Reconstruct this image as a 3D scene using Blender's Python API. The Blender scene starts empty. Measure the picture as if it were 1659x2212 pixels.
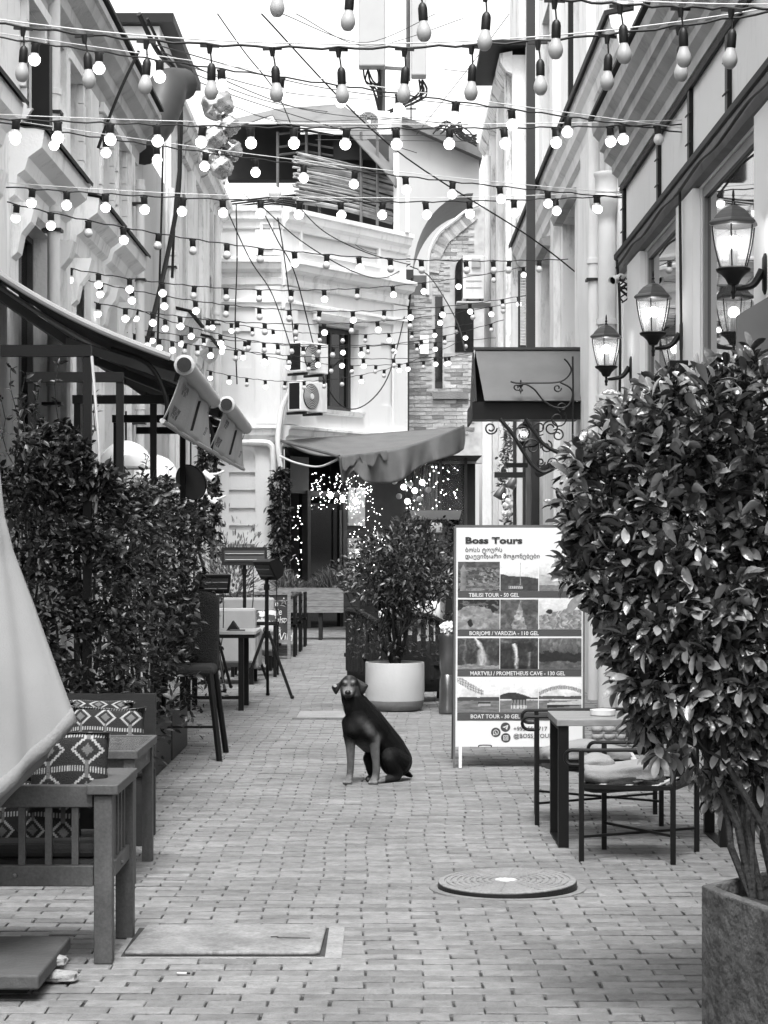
import bpy, math, random
import numpy as np
from mathutils import Vector, Matrix
random.seed(7); RNG = np.random.default_rng(7)
SC = bpy.context.scene
COL = SC.collection
# ---------------------------------------------------------------- camera, world, sun, exposure
FPX, CX, HZ, CAMH = 4400.0, 829.5, 1190.0, 1.5      # focal length and vanishing row, in units of a 1659 px wide picture
cam_d = bpy.data.cameras.new('camera'); cam = bpy.data.objects.new('camera', cam_d); COL.objects.link(cam)
cam.location = (0, 0, CAMH); cam.rotation_euler = (math.radians(90), 0, 0)
cam_d.sensor_width = 36; cam_d.lens = 36 * FPX / 2212; cam_d.shift_y = (HZ - 1106) / 2212
cam_d.clip_start = 0.1; cam_d.clip_end = 600
SC.camera = cam
world = bpy.data.worlds.new('World'); SC.world = world; world.use_nodes = True
nt = world.node_tree; nt.nodes.clear()
sky = nt.nodes.new('ShaderNodeTexSky'); sky.sky_type = 'NISHITA'; sky.sun_disc = False
SUN_EL, SUN_AZ = math.radians(62), math.radians(182)
sky.sun_elevation = SUN_EL; sky.sun_rotation = SUN_AZ; sky.air_density = 1.6; sky.dust_density = 4.0
bw = nt.nodes.new('ShaderNodeRGBToBW'); bg = nt.nodes.new('ShaderNodeBackground'); wo = nt.nodes.new('ShaderNodeOutputWorld')
nt.links.new(sky.outputs[0], bw.inputs[0]); nt.links.new(bw.outputs[0], bg.inputs[0]); nt.links.new(bg.outputs[0], wo.inputs[0])
bg.inputs[1].default_value = 0.15
sun_d = bpy.data.lights.new('sun', 'SUN'); sun_d.energy = 1.15; sun_d.angle = math.radians(18); sun_d.color = (1, 1, 1)
sun = bpy.data.objects.new('sun', sun_d); COL.objects.link(sun)
sdir = Vector((math.sin(SUN_AZ) * math.cos(SUN_EL), math.cos(SUN_AZ) * math.cos(SUN_EL), math.sin(SUN_EL)))
sun.rotation_euler = sdir.to_track_quat('Z', 'Y').to_euler()
SC.view_settings.view_transform = 'Standard'; SC.view_settings.look = 'None'; SC.view_settings.gamma = 1
SC.view_settings.use_curve_mapping = False; SC.view_settings.exposure = 1.68
SC.render.engine = 'CYCLES'
SC.cycles.use_denoising = True
SC.cycles.max_bounces = 7; SC.cycles.diffuse_bounces = 4; SC.cycles.glossy_bounces = 3; SC.cycles.transparent_max_bounces = 8
SC.cycles.sample_clamp_indirect = 4; SC.cycles.caustics_reflective = False; SC.cycles.caustics_refractive = False

# ---------------------------------------------------------------- helpers
def W(px, py, Y):
    return Vector(((px - CX) * Y / FPX, Y, CAMH - (py - HZ) * Y / FPX))
def YX(px, X): return X * FPX / (px - CX)           # depth at which a plane x = X shows at column px
def GY(py): return CAMH * FPX / (py - HZ)           # depth of the ground seen at row py
OFF = {}
def tag(o, label=None, cat=None, group=None, kind=None):
    if label: o['label'] = label
    if cat: o['category'] = cat
    if group: o['group'] = group
    if kind: o['kind'] = kind
    return o
def thing(name, label, cat, loc=(0, 0, 0), group=None):
    o = bpy.data.objects.new(name, None); o.empty_display_size = .1; COL.objects.link(o)
    o.location = loc; OFF[o.name] = Vector(loc)
    return tag(o, label, cat, group, 'thing')
def link(name, me, mat, parent=None, origin=None):
    o = bpy.data.objects.new(name, me); COL.objects.link(o)
    if mat is not None and len(me.materials) == 0: me.materials.append(mat)
    if parent is not None:
        o.parent = parent; OFF[o.name] = OFF.get(parent.name, Vector((0, 0, 0)))
    elif origin is not None:
        o.location = origin; OFF[o.name] = Vector(origin)
    return o
def copy_tree(o, parent=None):
    c = o.copy(); COL.objects.link(c)
    if parent is not None: c.parent = parent
    for ch in list(o.children): copy_tree(ch, c)
    return c
def fr(d):                                          # frame around a direction
    d = Vector(d).normalized(); up = Vector((0, 0, 1)) if abs(d.z) < .95 else Vector((0, 1, 0))
    a = d.cross(up).normalized(); return a, a.cross(d).normalized(), d
class MB:
    def __init__(s): s.v = []; s.f = []; s.m = None
    def add(s, vs, fs):
        b = len(s.v); s.v += [tuple(v) for v in vs]; s.f += [tuple(i + b for i in f) for f in fs]; return s
    def box(s, x0, x1, y0, y1, z0, z1):
        return s.add([(x0,y0,z0),(x1,y0,z0),(x1,y1,z0),(x0,y1,z0),(x0,y0,z1),(x1,y0,z1),(x1,y1,z1),(x0,y1,z1)],
                     [(3,2,1,0),(4,5,6,7),(0,1,5,4),(1,2,6,5),(2,3,7,6),(3,0,4,7)])
    def bar(s, p, q, w, h=None, up=None):           # box from p to q, w across, h in the other direction
        p, q = Vector(p), Vector(q); h = h or w; a, b, d = fr(q - p)
        if up is not None:
            d = (q - p).normalized(); a = d.cross(Vector(up)).normalized(); b = a.cross(d)
        vs = []
        for e in (p, q):
            for i, j in ((-1,-1),(1,-1),(1,1),(-1,1)): vs.append(e + a * (i * w / 2) + b * (j * h / 2))
        return s.add(vs, [(0,1,2,3),(7,6,5,4),(0,4,5,1),(1,5,6,2),(2,6,7,3),(3,7,4,0)])
    def tube(s, pts, r, n=8, cap=True):
        pts = [Vector(p) for p in pts]; m = len(pts); b = len(s.v)
        rs = r if isinstance(r, (list, tuple)) else [r] * m
        a0 = None
        for i, p in enumerate(pts):
            d = (pts[min(i + 1, m - 1)] - pts[max(i - 1, 0)])
            if d.length < 1e-9: d = Vector((0, 0, 1))
            d.normalize()
            if a0 is None: a, _, _ = fr(d)
            else:
                a = a0 - d * a0.dot(d)
                a = a.normalized() if a.length > 1e-6 else fr(d)[0]
            a0 = a; c = d.cross(a)
            for k in range(n):
                t = 2 * math.pi * k / n; s.v.append(tuple(p + a * (rs[i] * math.cos(t)) + c * (rs[i] * math.sin(t))))
        for i in range(m - 1):
            for k in range(n):
                k2 = (k + 1) % n; s.f.append((b+i*n+k, b+i*n+k2, b+(i+1)*n+k2, b+(i+1)*n+k))
        if cap:
            s.f.append(tuple(b + k for k in reversed(range(n)))); s.f.append(tuple(b + (m-1)*n + k for k in range(n)))
        return s
    def lathe(s, prof, c=(0, 0, 0), n=16, mat=None, cap=True, a0=0.0):
        b = len(s.v); c = Vector(c); mat = mat or Matrix.Identity(3); m = len(prof)
        for r, z in prof:
            for k in range(n):
                t = 2 * math.pi * k / n + a0; s.v.append(tuple(c + mat @ Vector((r * math.cos(t), r * math.sin(t), z))))
        for i in range(m - 1):
            for k in range(n):
                k2 = (k + 1) % n; s.f.append((b+i*n+k, b+i*n+k2, b+(i+1)*n+k2, b+(i+1)*n+k))
        if cap:
            if prof[0][0] > 1e-6: s.f.append(tuple(b + k for k in reversed(range(n))))
            if prof[-1][0] > 1e-6: s.f.append(tuple(b + (m-1)*n + k for k in range(n)))
        return s
    def prism(s, poly, fn, a, b):                   # polygon of (u,v); fn(u,v,w) gives the point
        n = len(poly); vs = [fn(u, v, a) for u, v in poly] + [fn(u, v, b) for u, v in poly]
        return s.add(vs, [tuple(reversed(range(n))), tuple(range(n, 2*n))] + [(i, (i+1) % n, n + (i+1) % n, n + i) for i in range(n)])
    def grid(s, fn, nu, nv):
        b = len(s.v)
        for i in range(nu + 1):
            for j in range(nv + 1): s.v.append(tuple(fn(i / nu, j / nv)))
        for i in range(nu):
            for j in range(nv):
                q = b + i*(nv+1) + j; s.f.append((q, q+nv+1, q+nv+2, q+1))
        return s
    def blob(s, c, r, n=10, fn=None):
        c = Vector(c); b = len(s.v); m = n // 2 + 1
        r = r if isinstance(r, (tuple, list)) else (r, r, r)
        for i in range(m + 1):
            ph = math.pi * i / m
            for k in range(n):
                t = 2 * math.pi * k / n; d = Vector((math.sin(ph)*math.cos(t), math.sin(ph)*math.sin(t), -math.cos(ph)))
                f = fn(d) if fn else 1
                s.v.append((c.x + d.x*r[0]*f, c.y + d.y*r[1]*f, c.z + d.z*r[2]*f))
        for i in range(m):
            for k in range(n):
                k2 = (k + 1) % n; s.f.append((b+i*n+k, b+i*n+k2, b+(i+1)*n+k2, b+(i+1)*n+k))
        return s
    def build(s, name, mat, parent=None, smooth=False, origin=None, bevel=0, solid=0, sub=0, mods=None):
        off = OFF.get(parent.name, Vector((0,0,0))) if parent is not None else Vector(origin or (0,0,0))
        me = bpy.data.meshes.new(name)
        me.from_pydata([(v[0]-off.x, v[1]-off.y, v[2]-off.z) for v in s.v], [], s.f); me.validate(); me.update()
        if smooth:
            me.polygons.foreach_set('use_smooth', [True] * len(me.polygons))
            if smooth != 'all': 
                try: me.set_sharp_from_angle(angle=math.radians(40))
                except Exception: pass
        o = link(name, me, mat, parent, origin)
        if solid:
            m = o.modifiers.new('solid', 'SOLIDIFY'); m.thickness = solid; m.offset = 0
        if bevel:
            m = o.modifiers.new('bevel', 'BEVEL'); m.width = bevel; m.segments = 2; m.limit_method = 'ANGLE'
        if sub:
            m = o.modifiers.new('sub', 'SUBSURF'); m.levels = sub; m.render_levels = sub
        return o
def box_obj(name, mat, parent, *b, bevel=0): return MB().box(*b).build(name, mat, parent, bevel=bevel)
def sag(p, q, drop, n=16):
    p, q = Vector(p), Vector(q); return [p.lerp(q, i/n) - Vector((0, 0, drop * 4 * (i/n) * (1 - i/n))) for i in range(n + 1)]
def smooth_path(pts, n=6):
    pts = [Vector(p) for p in pts]; out = []
    for i in range(len(pts) - 1):
        p0, p1, p2, p3 = pts[max(i-1,0)], pts[i], pts[i+1], pts[min(i+2,len(pts)-1)]
        for k in range(n):
            t = k / n
            out.append(.5*((2*p1)+(p2-p0)*t+(2*p0-5*p1+4*p2-p3)*t*t+(3*p1-p0-3*p2+p3)*t**3))
    return out + [pts[-1]]
# ---------------------------------------------------------------- materials (the photograph is black and white: greys only)
def M(name, v, rough=.7, var=.12, scale=5.0, bump=0.0, bscale=60.0, metal=0.0, stain=0.0, stain_v=None, spec=.4, coat=0.0, attr=None, arange=(.7, 1.3), stretch=(1,1,1), fine=.0):
    m = bpy.data.materials.new(name); m.use_nodes = True; t = m.node_tree; N = t.nodes; L = t.links
    b = N['Principled BSDF']; b.inputs['Roughness'].default_value = rough; b.inputs['Metallic'].default_value = metal
    b.inputs['Specular IOR Level'].default_value = spec; b.inputs['Coat Weight'].default_value = coat
    g = N.new('ShaderNodeNewGeometry'); mp = N.new('ShaderNodeMapping'); mp.inputs['Scale'].default_value = stretch
    L.new(g.outputs['Position'], mp.inputs['Vector'])
    def noise(sc, det=4):
        n = N.new('ShaderNodeTexNoise'); n.inputs['Scale'].default_value = sc; n.inputs['Detail'].default_value = det
        L.new(mp.outputs[0], n.inputs['Vector']); return n.outputs[0]
    def math_(op, a, bb):
        n = N.new('ShaderNodeMath'); n.operation = op
        for i, x in enumerate((a, bb)):
            if isinstance(x, (int, float)): n.inputs[i].default_value = x
            else: L.new(x, n.inputs[i])
        return n.outputs[0]
    def rng(x, a, c, lo, hi):
        n = N.new('ShaderNodeMapRange'); n.inputs[1].default_value = a; n.inputs[2].default_value = c; n.inputs[3].default_value = lo; n.inputs[4].default_value = hi
        L.new(x, n.inputs[0]); return n.outputs[0]
    val = rng(noise(scale), .3, .7, v * (1 - var), v * (1 + var))
    if fine: val = math_('MULTIPLY', val, rng(noise(scale * 14, 6), .3, .7, 1 - fine, 1 + fine))
    if stain:
        mp2 = N.new('ShaderNodeMapping'); mp2.inputs['Scale'].default_value = (1.6, 1.6, .35); L.new(g.outputs['Position'], mp2.inputs['Vector'])
        n2 = N.new('ShaderNodeTexNoise'); n2.inputs['Scale'].default_value = 2.2; n2.inputs['Detail'].default_value = 9; n2.inputs['Roughness'].default_value = .72
        L.new(mp2.outputs[0], n2.inputs['Vector']); k = rng(n2.outputs[0], .53, .64, 0, stain)
        mx = N.new('ShaderNodeMix'); L.new(k, mx.inputs[0]); L.new(val, mx.inputs[2]); mx.inputs[3].default_value = stain_v if stain_v is not None else v * .45
        val = mx.outputs[0]
    if attr:
        a = N.new('ShaderNodeAttribute'); a.attribute_name = attr; val = math_('MULTIPLY', val, rng(a.outputs['Fac'], 0, 1, *arange))
    cc = N.new('ShaderNodeCombineColor')
    for i in range(3): L.new(val, cc.inputs[i])
    L.new(cc.outputs[0], b.inputs['Base Color'])
    if bump:
        bp = N.new('ShaderNodeBump'); bp.inputs['Strength'].default_value = bump; bp.inputs['Distance'].default_value = .02
        L.new(noise(bscale, 5), bp.inputs['Height']); L.new(bp.outputs[0], b.inputs['Normal'])
    return m
def EM(name, strength, v=1.0, sample='NONE'):
    m = bpy.data.materials.new(name); m.use_nodes = True; b = m.node_tree.nodes['Principled BSDF']
    b.inputs['Base Color'].default_value = (.8, .8, .8, 1); b.inputs['Emission Color'].default_value = (v, v, v, 1)
    b.inputs['Emission Strength'].default_value = strength; m.cycles.emission_sampling = sample; return m
def clear_mat(name, alpha, v=.9, rough=.05):
    m = bpy.data.materials.new(name); m.use_nodes = True; t = m.node_tree; N = t.nodes; L = t.links
    b = N['Principled BSDF']; b.inputs['Base Color'].default_value = (v, v, v, 1); b.inputs['Roughness'].default_value = rough
    tr = N.new('ShaderNodeBsdfTransparent'); mx = N.new('ShaderNodeMixShader'); mx.inputs[0].default_value = alpha
    L.new(tr.outputs[0], mx.inputs[1]); L.new(b.outputs[0], mx.inputs[2]); L.new(mx.outputs[0], N['Material Output'].inputs[0]); return m
PLASTER = M('plaster', .80, .85, .07, .9, .25, 30, stain=.7, stain_v=.4)
PLASTER2 = M('plaster_clean', .64, .85, .05, .8, .15, 30, stain=.3, stain_v=.5)
PLASTER3 = M('plaster_grey', .56, .85, .08, .9, .2, 30, stain=.5, stain_v=.3)
TRIM = M('trim', .76, .8, .08, 1.6, .2, 40, stain=.5, stain_v=.34)
PEEL = M('peeling_plaster', .75, .9, .1, 1.2, .6, 14, stain=1.0, stain_v=.16)
SOFFIT = M('old_soffit', .42, .85, .2, 1.5, .3, 30, stain=.5, stain_v=.2)
FLASH = M('black_flashing', .008, .6, .2, 4, spec=.25)
BLACK = M('black_metal', .004, .5, .2, 8, spec=.25)
IRON = M('dark_iron', .008, .5, .25, 20, .2, 120)
DGREY = M('dark_grey_metal', .028, .5, .12, 5)
MGREY = M('grey_metal', .12, .45, .15, 4, metal=.3)
PIPE = M('pipe_white', .62, .6, .08, 2.0, .1, 20, stain=.35, stain_v=.3)
GLASSR = M('window_glass', .03, .02, .1, 1, spec=.5)
GLASSD = M('dark_glass', .006, .06, .1, 1, spec=.5)
WOODD = M('dark_wood', .012, .6, .25, 8, .2, 60, stretch=(1, 1, 6))
WOODG = M('painted_wood', .07, .55, .2, 7, .10, 50, stain=.5, stain_v=.032, fine=.2)
WOODL = M('weathered_wood', .2, .75, .3, 10, .3, 40, stretch=(1, 1, 9))
CABLE = M('cable', .005, .6, .1, 5)
WIREW = M('pale_wire', .5, .5, .1, 5)
CANVAS = M('canvas_grey', .115, .9, .12, 3, .25, 90)
CANVASD = M('canvas_dark', .016, .9, .15, 3, .2, 90)
CANVASL = M('canvas_light', .42, .9, .1, 2.5, .2, 60, stain=.25, stain_v=.25)
WHITEP = M('white_paint', .62, .4, .05, 4)
CUSHL = M('cushion_light', .24, .9, .12, 6, .3, 160)
CUSHD = M('cushion_dark', .018, .9, .2, 6, .3, 160)
LEAF = M('leaf', .038, .34, .15, 6, attr='tone', arange=(.35, 3.0), spec=.5)
LEAFD = M('leaf_dark', .0115, .36, .15, 6, attr='tone', arange=(.3, 4.5), spec=.4)
LEAFP = M('leaf_pale', .16, .6, .15, 6, attr='tone', arange=(.4, 1.6))
BARK = M('bark', .016, .9, .3, 20, .6, 60)
SOIL = M('soil', .02, .95, .3, 20, .8, 30)
BULB_ON = EM('bulb_lit', 2.2)
BULB_OFF = M('bulb_frosted', .5, .3, .03, 3)
SOCK = M('bulb_socket', .004, .5, .1, 9)
# ---------------------------------------------------------------- facades
class FC:                                           # a vertical wall plane: o = start, u = direction along, n = outward
    def __init__(s, o, u, n): s.o = Vector((o[0], o[1], 0)); s.u = Vector((u[0], u[1], 0)).normalized(); s.n = Vector((n[0], n[1], 0)).normalized()
    def p(s, u, d, z): q = s.o + s.u * u + s.n * d; return (q.x, q.y, z)
    def at(s, px):                                  # distance along the wall seen at column px
        k = (px - CX) / FPX; return (k * s.o.y - s.o.x) / (s.u.x - k * s.u.y)
    def z(s, px, py): Y = s.o.y + s.u.y * s.at(px); return CAMH - (py - HZ) * Y / FPX
    def box(s, mb, u0, u1, z0, z1, d0, d1):
        P = s.p; return mb.add([P(u0,d0,z0),P(u1,d0,z0),P(u1,d1,z0),P(u0,d1,z0),P(u0,d0,z1),P(u1,d0,z1),P(u1,d1,z1),P(u0,d1,z1)],
                     [(3,2,1,0),(4,5,6,7),(0,1,5,4),(1,2,6,5),(2,3,7,6),(3,0,4,7)])
    def mould(s, mb, u0, u1, prof):                 # horizontal moulding: profile of (d, z)
        return mb.prism(prof, lambda d, z, w: s.p(w, d, z), u0, u1)
    def wall(s, mb, U0, U1, Z0, Z1, holes, depth=.25):
        us = sorted({U0, U1} | {x for h in holes for x in h[:2]}); zs = sorted({Z0, Z1} | {x for h in holes for x in h[2:4]})
        for a, b in zip(us, us[1:]):
            for c, d in zip(zs, zs[1:]):
                if any(h[0] <= (a+b)/2 <= h[1] and h[2] <= (c+d)/2 <= h[3] for h in holes): continue
                mb.add([s.p(a,0,c), s.p(b,0,c), s.p(b,0,d), s.p(a,0,d)], [(0,1,2,3)])
        for a, b, c, d in [h[:4] for h in holes]:
            P = s.p
            for q in ([P(a,0,c),P(b,0,c),P(b,-depth,c),P(a,-depth,c)],[P(a,0,d),P(b,0,d),P(b,-depth,d),P(a,-depth,d)],
                      [P(a,0,c),P(a,0,d),P(a,-depth,d),P(a,-depth,c)],[P(b,0,c),P(b,0,d),P(b,-depth,d),P(b,-depth,c)]): mb.add(q, [(0,1,2,3)])
        # back and ends so the wall is a solid block
        P = s.p; t = -.6
        mb.add([P(U0,t,Z0),P(U1,t,Z0),P(U1,t,Z1),P(U0,t,Z1)], [(3,2,1,0)])
        mb.add([P(U0,0,Z1),P(U1,0,Z1),P(U1,t,Z1),P(U0,t,Z1)], [(0,1,2,3)])
        for e in (U0, U1): mb.add([P(e,0,Z0),P(e,0,Z1),P(e,t,Z1),P(e,t,Z0)], [(0,1,2,3)])
        return mb
def window(fc, u0, u1, z0, z1, parent, depth=.2, frame=.06, mull=1, trans=None, fmat=None, gmat=None, name='window'):
    mb = MB(); e = .012
    g = fc.box(MB(), u0+e, u1-e, z0+e, z1-e, -depth-.03, -depth)
    w = fc.box(mb, u0+e, u0+frame, z0+e, z1-e, -depth+.002, -depth+.05)
    fc.box(mb, u1-frame, u1-e, z0+e, z1-e, -depth+.002, -depth+.05)
    fc.box(mb, u0+frame, u1-frame, z0+e, z0+frame, -depth+.002, -depth+.048); fc.box(mb, u0+frame, u1-frame, z1-frame, z1-e, -depth+.002, -depth+.048)
    for i in range(mull):
        c = u0 + (u1-u0)*(i+1)/(mull+1); fc.box(mb, c-.022, c+.022, z0+frame, z1-frame, -depth+.002, -depth+.045)
    if trans: fc.box(mb, u0+frame, u1-frame, trans-.022, trans+.022, -depth+.002, -depth+.042)
    o = mb.build(name, fmat or WOODG, parent)
    OFF[o.name] = OFF.get(parent.name, Vector((0,0,0)))
    g.build('pane', gmat or GLASSD, o); return o
# ---------------------------------------------------------------- ground and paving
g = MB().add([(-200,-150,-.06),(200,-150,-.06),(200,300,-.06),(-200,300,-.06)], [(0,1,2,3)]).build('ground', M('earth', .12, .95, .2, 1), None)
tag(g, kind='structure')
JOINT = M('joint_sand', .035, .95, .3, 12, .5, 80)
pav = MB().box(-3.6, 2.7, -8, 44, -.05, 0).build('pavement', JOINT, None); tag(pav, kind='structure')
PBRICK = M('paving_brick', .172, .72, .16, 1.3, .45, 70, attr='tone', arange=(.78, 1.16), fine=.18, spec=.35, stain=.55, stain_v=.15)
SLAB = (-.985, -.155, 7.42, 8.04); MAN = (.545, 9.0, .345); COV2 = (-.78, -.12, 18.0, 18.9)
def tone_mesh(me, tones):
    a = me.attributes.new('tone', 'FLOAT', 'POINT'); a.data.foreach_set('value', np.asarray(tones, dtype=np.float32))
def brick_verts(l, w, h, rs):
    j = lambda s: rs.uniform(-s, s)
    b = .004; vs = []
    for z, e in ((-.012, 0), (h - .003, 0), (h, b)):
        for sx, sy in ((-1,-1),(1,-1),(1,1),(-1,1)): vs.append((sx * (l/2 - e) + j(.002), sy * (w/2 - e) + j(.0015), z + j(.0012)))
    return vs
BF = [(0,1,5,4),(1,2,6,5),(2,3,7,6),(3,0,4,7),(4,5,9,8),(5,6,10,9),(6,7,11,10),(7,4,8,11),(8,9,10,11)]
variants = []
rs = random.Random(3)
for i in range(14):
    me = bpy.data.meshes.new('paving_brick'); me.from_pydata(brick_verts(.1965, .080, .012, rs), [], BF); me.update()
    tone_mesh(me, [rs.random()] * 12); me.materials.append(PBRICK); variants.append(me)
sv, sf, stn = [], [], []; n_ind = 0; row = 0; y = -3.0
def wob(y): return .018 * math.sin(y * 1.1) + .012 * math.sin(y * 2.7 + 1) + .008 * y
while y < 40:
    near = y < 7.45
    w = .098 if near else .0885 + rs.uniform(-.002, .002)
    x0 = -3.5 + (row % 2) * .1015 + wob(y) + rs.uniform(-.004, .004); tilt = rs.uniform(-.0016, .0016)
    k = 0
    while True:
        x = x0 + k * .203 + rs.uniform(-.003, .003); k += 1
        if x > 2.6: break
        if y < 5.2 and k % 1 == 0 and y < 3: pass
        yc = y + tilt * x * 4 + .006 * math.sin(x * 2.0 + y * .6) + rs.uniform(-.0015, .0015)
        if SLAB[0]+.1 < x < SLAB[1]-.1 and SLAB[2]+.05 < yc < SLAB[3]-.05: continue
        if math.hypot(x - MAN[0], yc - MAN[1]) < MAN[2] - .13: continue
        if COV2[0]+.1 < x < COV2[1]-.1 and COV2[2]+.05 < yc < COV2[3]-.05: continue
        dz = rs.uniform(-.002, .002)
        if rs.random() < .01: dz -= .004
        rz = rs.uniform(-.006, .006)
        if y > 6.75 and n_ind < 300 and abs(x) < .19 * y + .08:
            o = bpy.data.objects.new('brick', rs.choice(variants)); COL.objects.link(o); o.parent = pav
            o.location = (x, yc, dz); o.rotation_euler = (0, 0, rz); o.scale = (1, (w - .012) / .080, 1); n_ind += 1
        else:
            b = len(sv); c, s_ = math.cos(rz), math.sin(rz)
            if abs(x) < .19 * y + .3 and y > 5: vs = brick_verts(.1965, w - .012, .012, rs); fs = BF
            else: vs = brick_verts(.1965, w - .012, .012, rs)[4:8]; fs = [(0,1,2,3)]
            sv += [(x + c*p[0] - s_*p[1], yc + s_*p[0] + c*p[1], p[2] + dz) for p in vs]
            sf += [tuple(i + b for i in f) for f in fs]; stn += [rs.random()] * len(vs)
    y += w; row += 1
me = bpy.data.meshes.new('bricks'); me.from_pydata(sv, [], sf); me.update(); tone_mesh(me, stn)
o = link('bricks', me, PBRICK, pav); tag(o, kind='stuff')
# ---------------------------------------------------------------- left buildings
XL = -3.05
L = FC((XL, 0), (0, 1), (1, 0))
lb = thing('plaster_building', 'pale plaster building with hooded windows along the left of the alley', 'building', (XL, 12, 0))
hoods = [(12.9, 15.6), (16.55, 19.05), (19.75, 21.55), (21.8, 23.75)]
holes = [(a + .45, b - .45, 2.5, 4.35) for a, b in hoods] + [(9.2, 10.6, 2.5, 4.35)]
upper = [(13.6, 14.7, 5.2, 6.15), (17.2, 18.0, 5.2, 6.15), (19.45, 20.3, 5.2, 6.15), (21.75, 22.6, 5.2, 6.15), (23.05, 23.7, 5.2, 6.15)]
L.wall(MB(), -7, 24.5, 0, 6.75, holes + upper).build('wall', PLASTER, lb)
for a, b, c, d in holes: window(L, a, b, c, d, lb, mull=1, trans=c + (d-c)*.7)
for a, b, c, d in upper: window(L, a, b, c, d, lb, mull=1, trans=c + (d-c)*.68)
for a, b in hoods:
    h = L.mould(MB(), a, b, [(0,4.36),(.05,4.40),(.07,4.56),(.13,4.60),(.16,4.70),(.27,4.78),(.29,4.92),(0,4.97)]).build('window_hood', TRIM, lb)
    L.mould(MB(), a - .02, b + .02, [(0,4.985),(.31,4.935),(.325,4.905),(.33,4.94),(0,5.01)]).build('flashing', FLASH, h)
    for e in (a + .12, b - .34): L.mould(MB(), e, e + .22, [(0,3.9),(.05,3.95),(.08,4.1),(.16,4.2),(.2,4.355),(0,4.359)]).build('bracket', TRIM, lb)
for a, b, c, d in upper:                            # stepped quoin jambs round the upper windows
    for k in range(5):
        z0 = c + (d - c) * k / 5
        for s_ in (-1, 1):
            u0 = a - .17 if s_ < 0 else b
            wd = .17 if k % 2 else .11
            u = (a - wd, a - .003) if s_ < 0 else (b + .003, b + wd)
            L.box(MB(), u[0], u[1], z0 + .004, z0 + (d-c)/5 - .004, .002, .055).build('quoin', TRIM, lb)
    L.box(MB(), a - .2, b + .2, d + .004, d + .1, .002, .09).build('lintel', TRIM, lb)
    L.mould(MB(), a - .2, b + .2, [(.002, c - .12), (.05, c - .1), (.1, c - .03), (.12, c - .004), (.002, c - .004)]).build('sill', TRIM, lb)
for a, b in ((15.7, 16.1), (19.12, 19.36), (20.7, 21.3), (24.05, 24.4), (11.6, 12.1)):
    L.box(MB(), a, b, .003, 6.2, .002, .07).build('pilaster', TRIM, lb)
L.mould(MB(), -7, 24.9, [(.002,6.2),(.05,6.2),(.06,6.36),(.14,6.42),(.15,6.54),(.26,6.62),(.30,6.72),(.33,6.74),(.33,6.82),(.002,6.86)]).build('cornice', SOFFIT, lb)
L.box(MB(), -7, 24.9, 6.865, 6.9, -.3, .36).build('roof_edge', FLASH, lb)
def downpipe(fc, u, z0, z1, r, parent, d=.1, mat=None, joints=()):
    mb = MB(); mb.tube([fc.p(u, d, z0), fc.p(u, d, z1)], r, 14)
    for z in joints: mb.lathe([(r, -.03), (r*1.22, -.025), (r*1.22, .025), (r, .03)], fc.p(u, d, z), 14)
    o = mb.build('downpipe', mat or PIPE, parent, smooth=True)
    for z in joints: fc.box(MB(), u - r*1.35, u + r*1.35, z - .2, z - .175, .002, d + r*1.3).build('pipe_clamp', IRON, o)
    return o
downpipe(L, 18.2, 0, 6.6, .058, lb, joints=(1.2, 3.0, 4.55, 5.6))
downpipe(L, 24.15, 0, 5.9, .052, lb, d=.16, joints=(1.5, 3.2, 4.9, 5.8))
L.box(MB(), 17.05, 17.2, 5.05, 5.75, .1, .25).build('wall_box', BLACK, lb)
# far left building
lb2 = thing('plaster_building', 'tall narrow plaster building with peeling strips behind the silver balloons', 'building', (XL, 31, 0))
L2 = FC((XL, 0), (0, 1), (1, 0))
h2 = [(30.4, 31.4, 5.3, 6.95), (32.4, 33.1, 5.2, 6.9), (29.6, 31.2, 2.4, 4.2), (33.4, 35, 2.4, 4.2)]
L2.wall(MB(), 24.52, 28.3, 0, 6.6, []).build('side_wall', PLASTER3, lb2)
L2.wall(MB(), 28.302, 37.6, 0, 7.75, h2, .18).build('wall', PEEL, lb2)
for h in h2: window(L2, *h, lb2, depth=.15)
for a, b, m in ((28.4, 29.1, TRIM), (29.5, 30.0, TRIM), (31.6, 32.2, TRIM), (33.5, 33.9, PEEL), (34.3, 34.7, TRIM), (35.4, 35.9, PEEL), (36.4, 37.2, TRIM)):
    L2.box(MB(), a, b, .004, 7.4, .002, .08).build('pilaster', m, lb2)
L2.mould(MB(), 28.3, 37.7, [(.002,7.4),(.06,7.42),(.08,7.56),(.18,7.62),(.22,7.74),(.26,7.76),(.26,7.86),(.002,7.9)]).build('cornice', PEEL, lb2)
for a, b in ((29.0, 31.3), (32.5, 34.6)):
    h = L2.mould(MB(), a, b, [(.01,4.46),(.06,4.5),(.08,4.66),(.2,4.74),(.26,4.9),(.01,4.95)]).build('window_hood', TRIM, lb2)
    L2.mould(MB(), a - .02, b + .02, [(.01,4.965),(.29,4.92),(.31,4.93),(.01,5.0)]).build('flashing', FLASH, h)
downpipe(L2, 28.1, 0, 6.5, .055, lb2, d=.12, joints=(2, 4, 5.6))
downpipe(L2, 35.2, 0, 7.3, .05, lb2, d=.16, joints=(2, 4, 5.6))
L2.box(MB(), 29.5, 33.5, 7.91, 9.1, -1.6, -.2).build('attic', PLASTER, lb2)
L2.box(MB(), 29.3, 33.7, 9.11, 9.24, -1.8, .02).build('roof_edge', FLASH, lb2)
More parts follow.
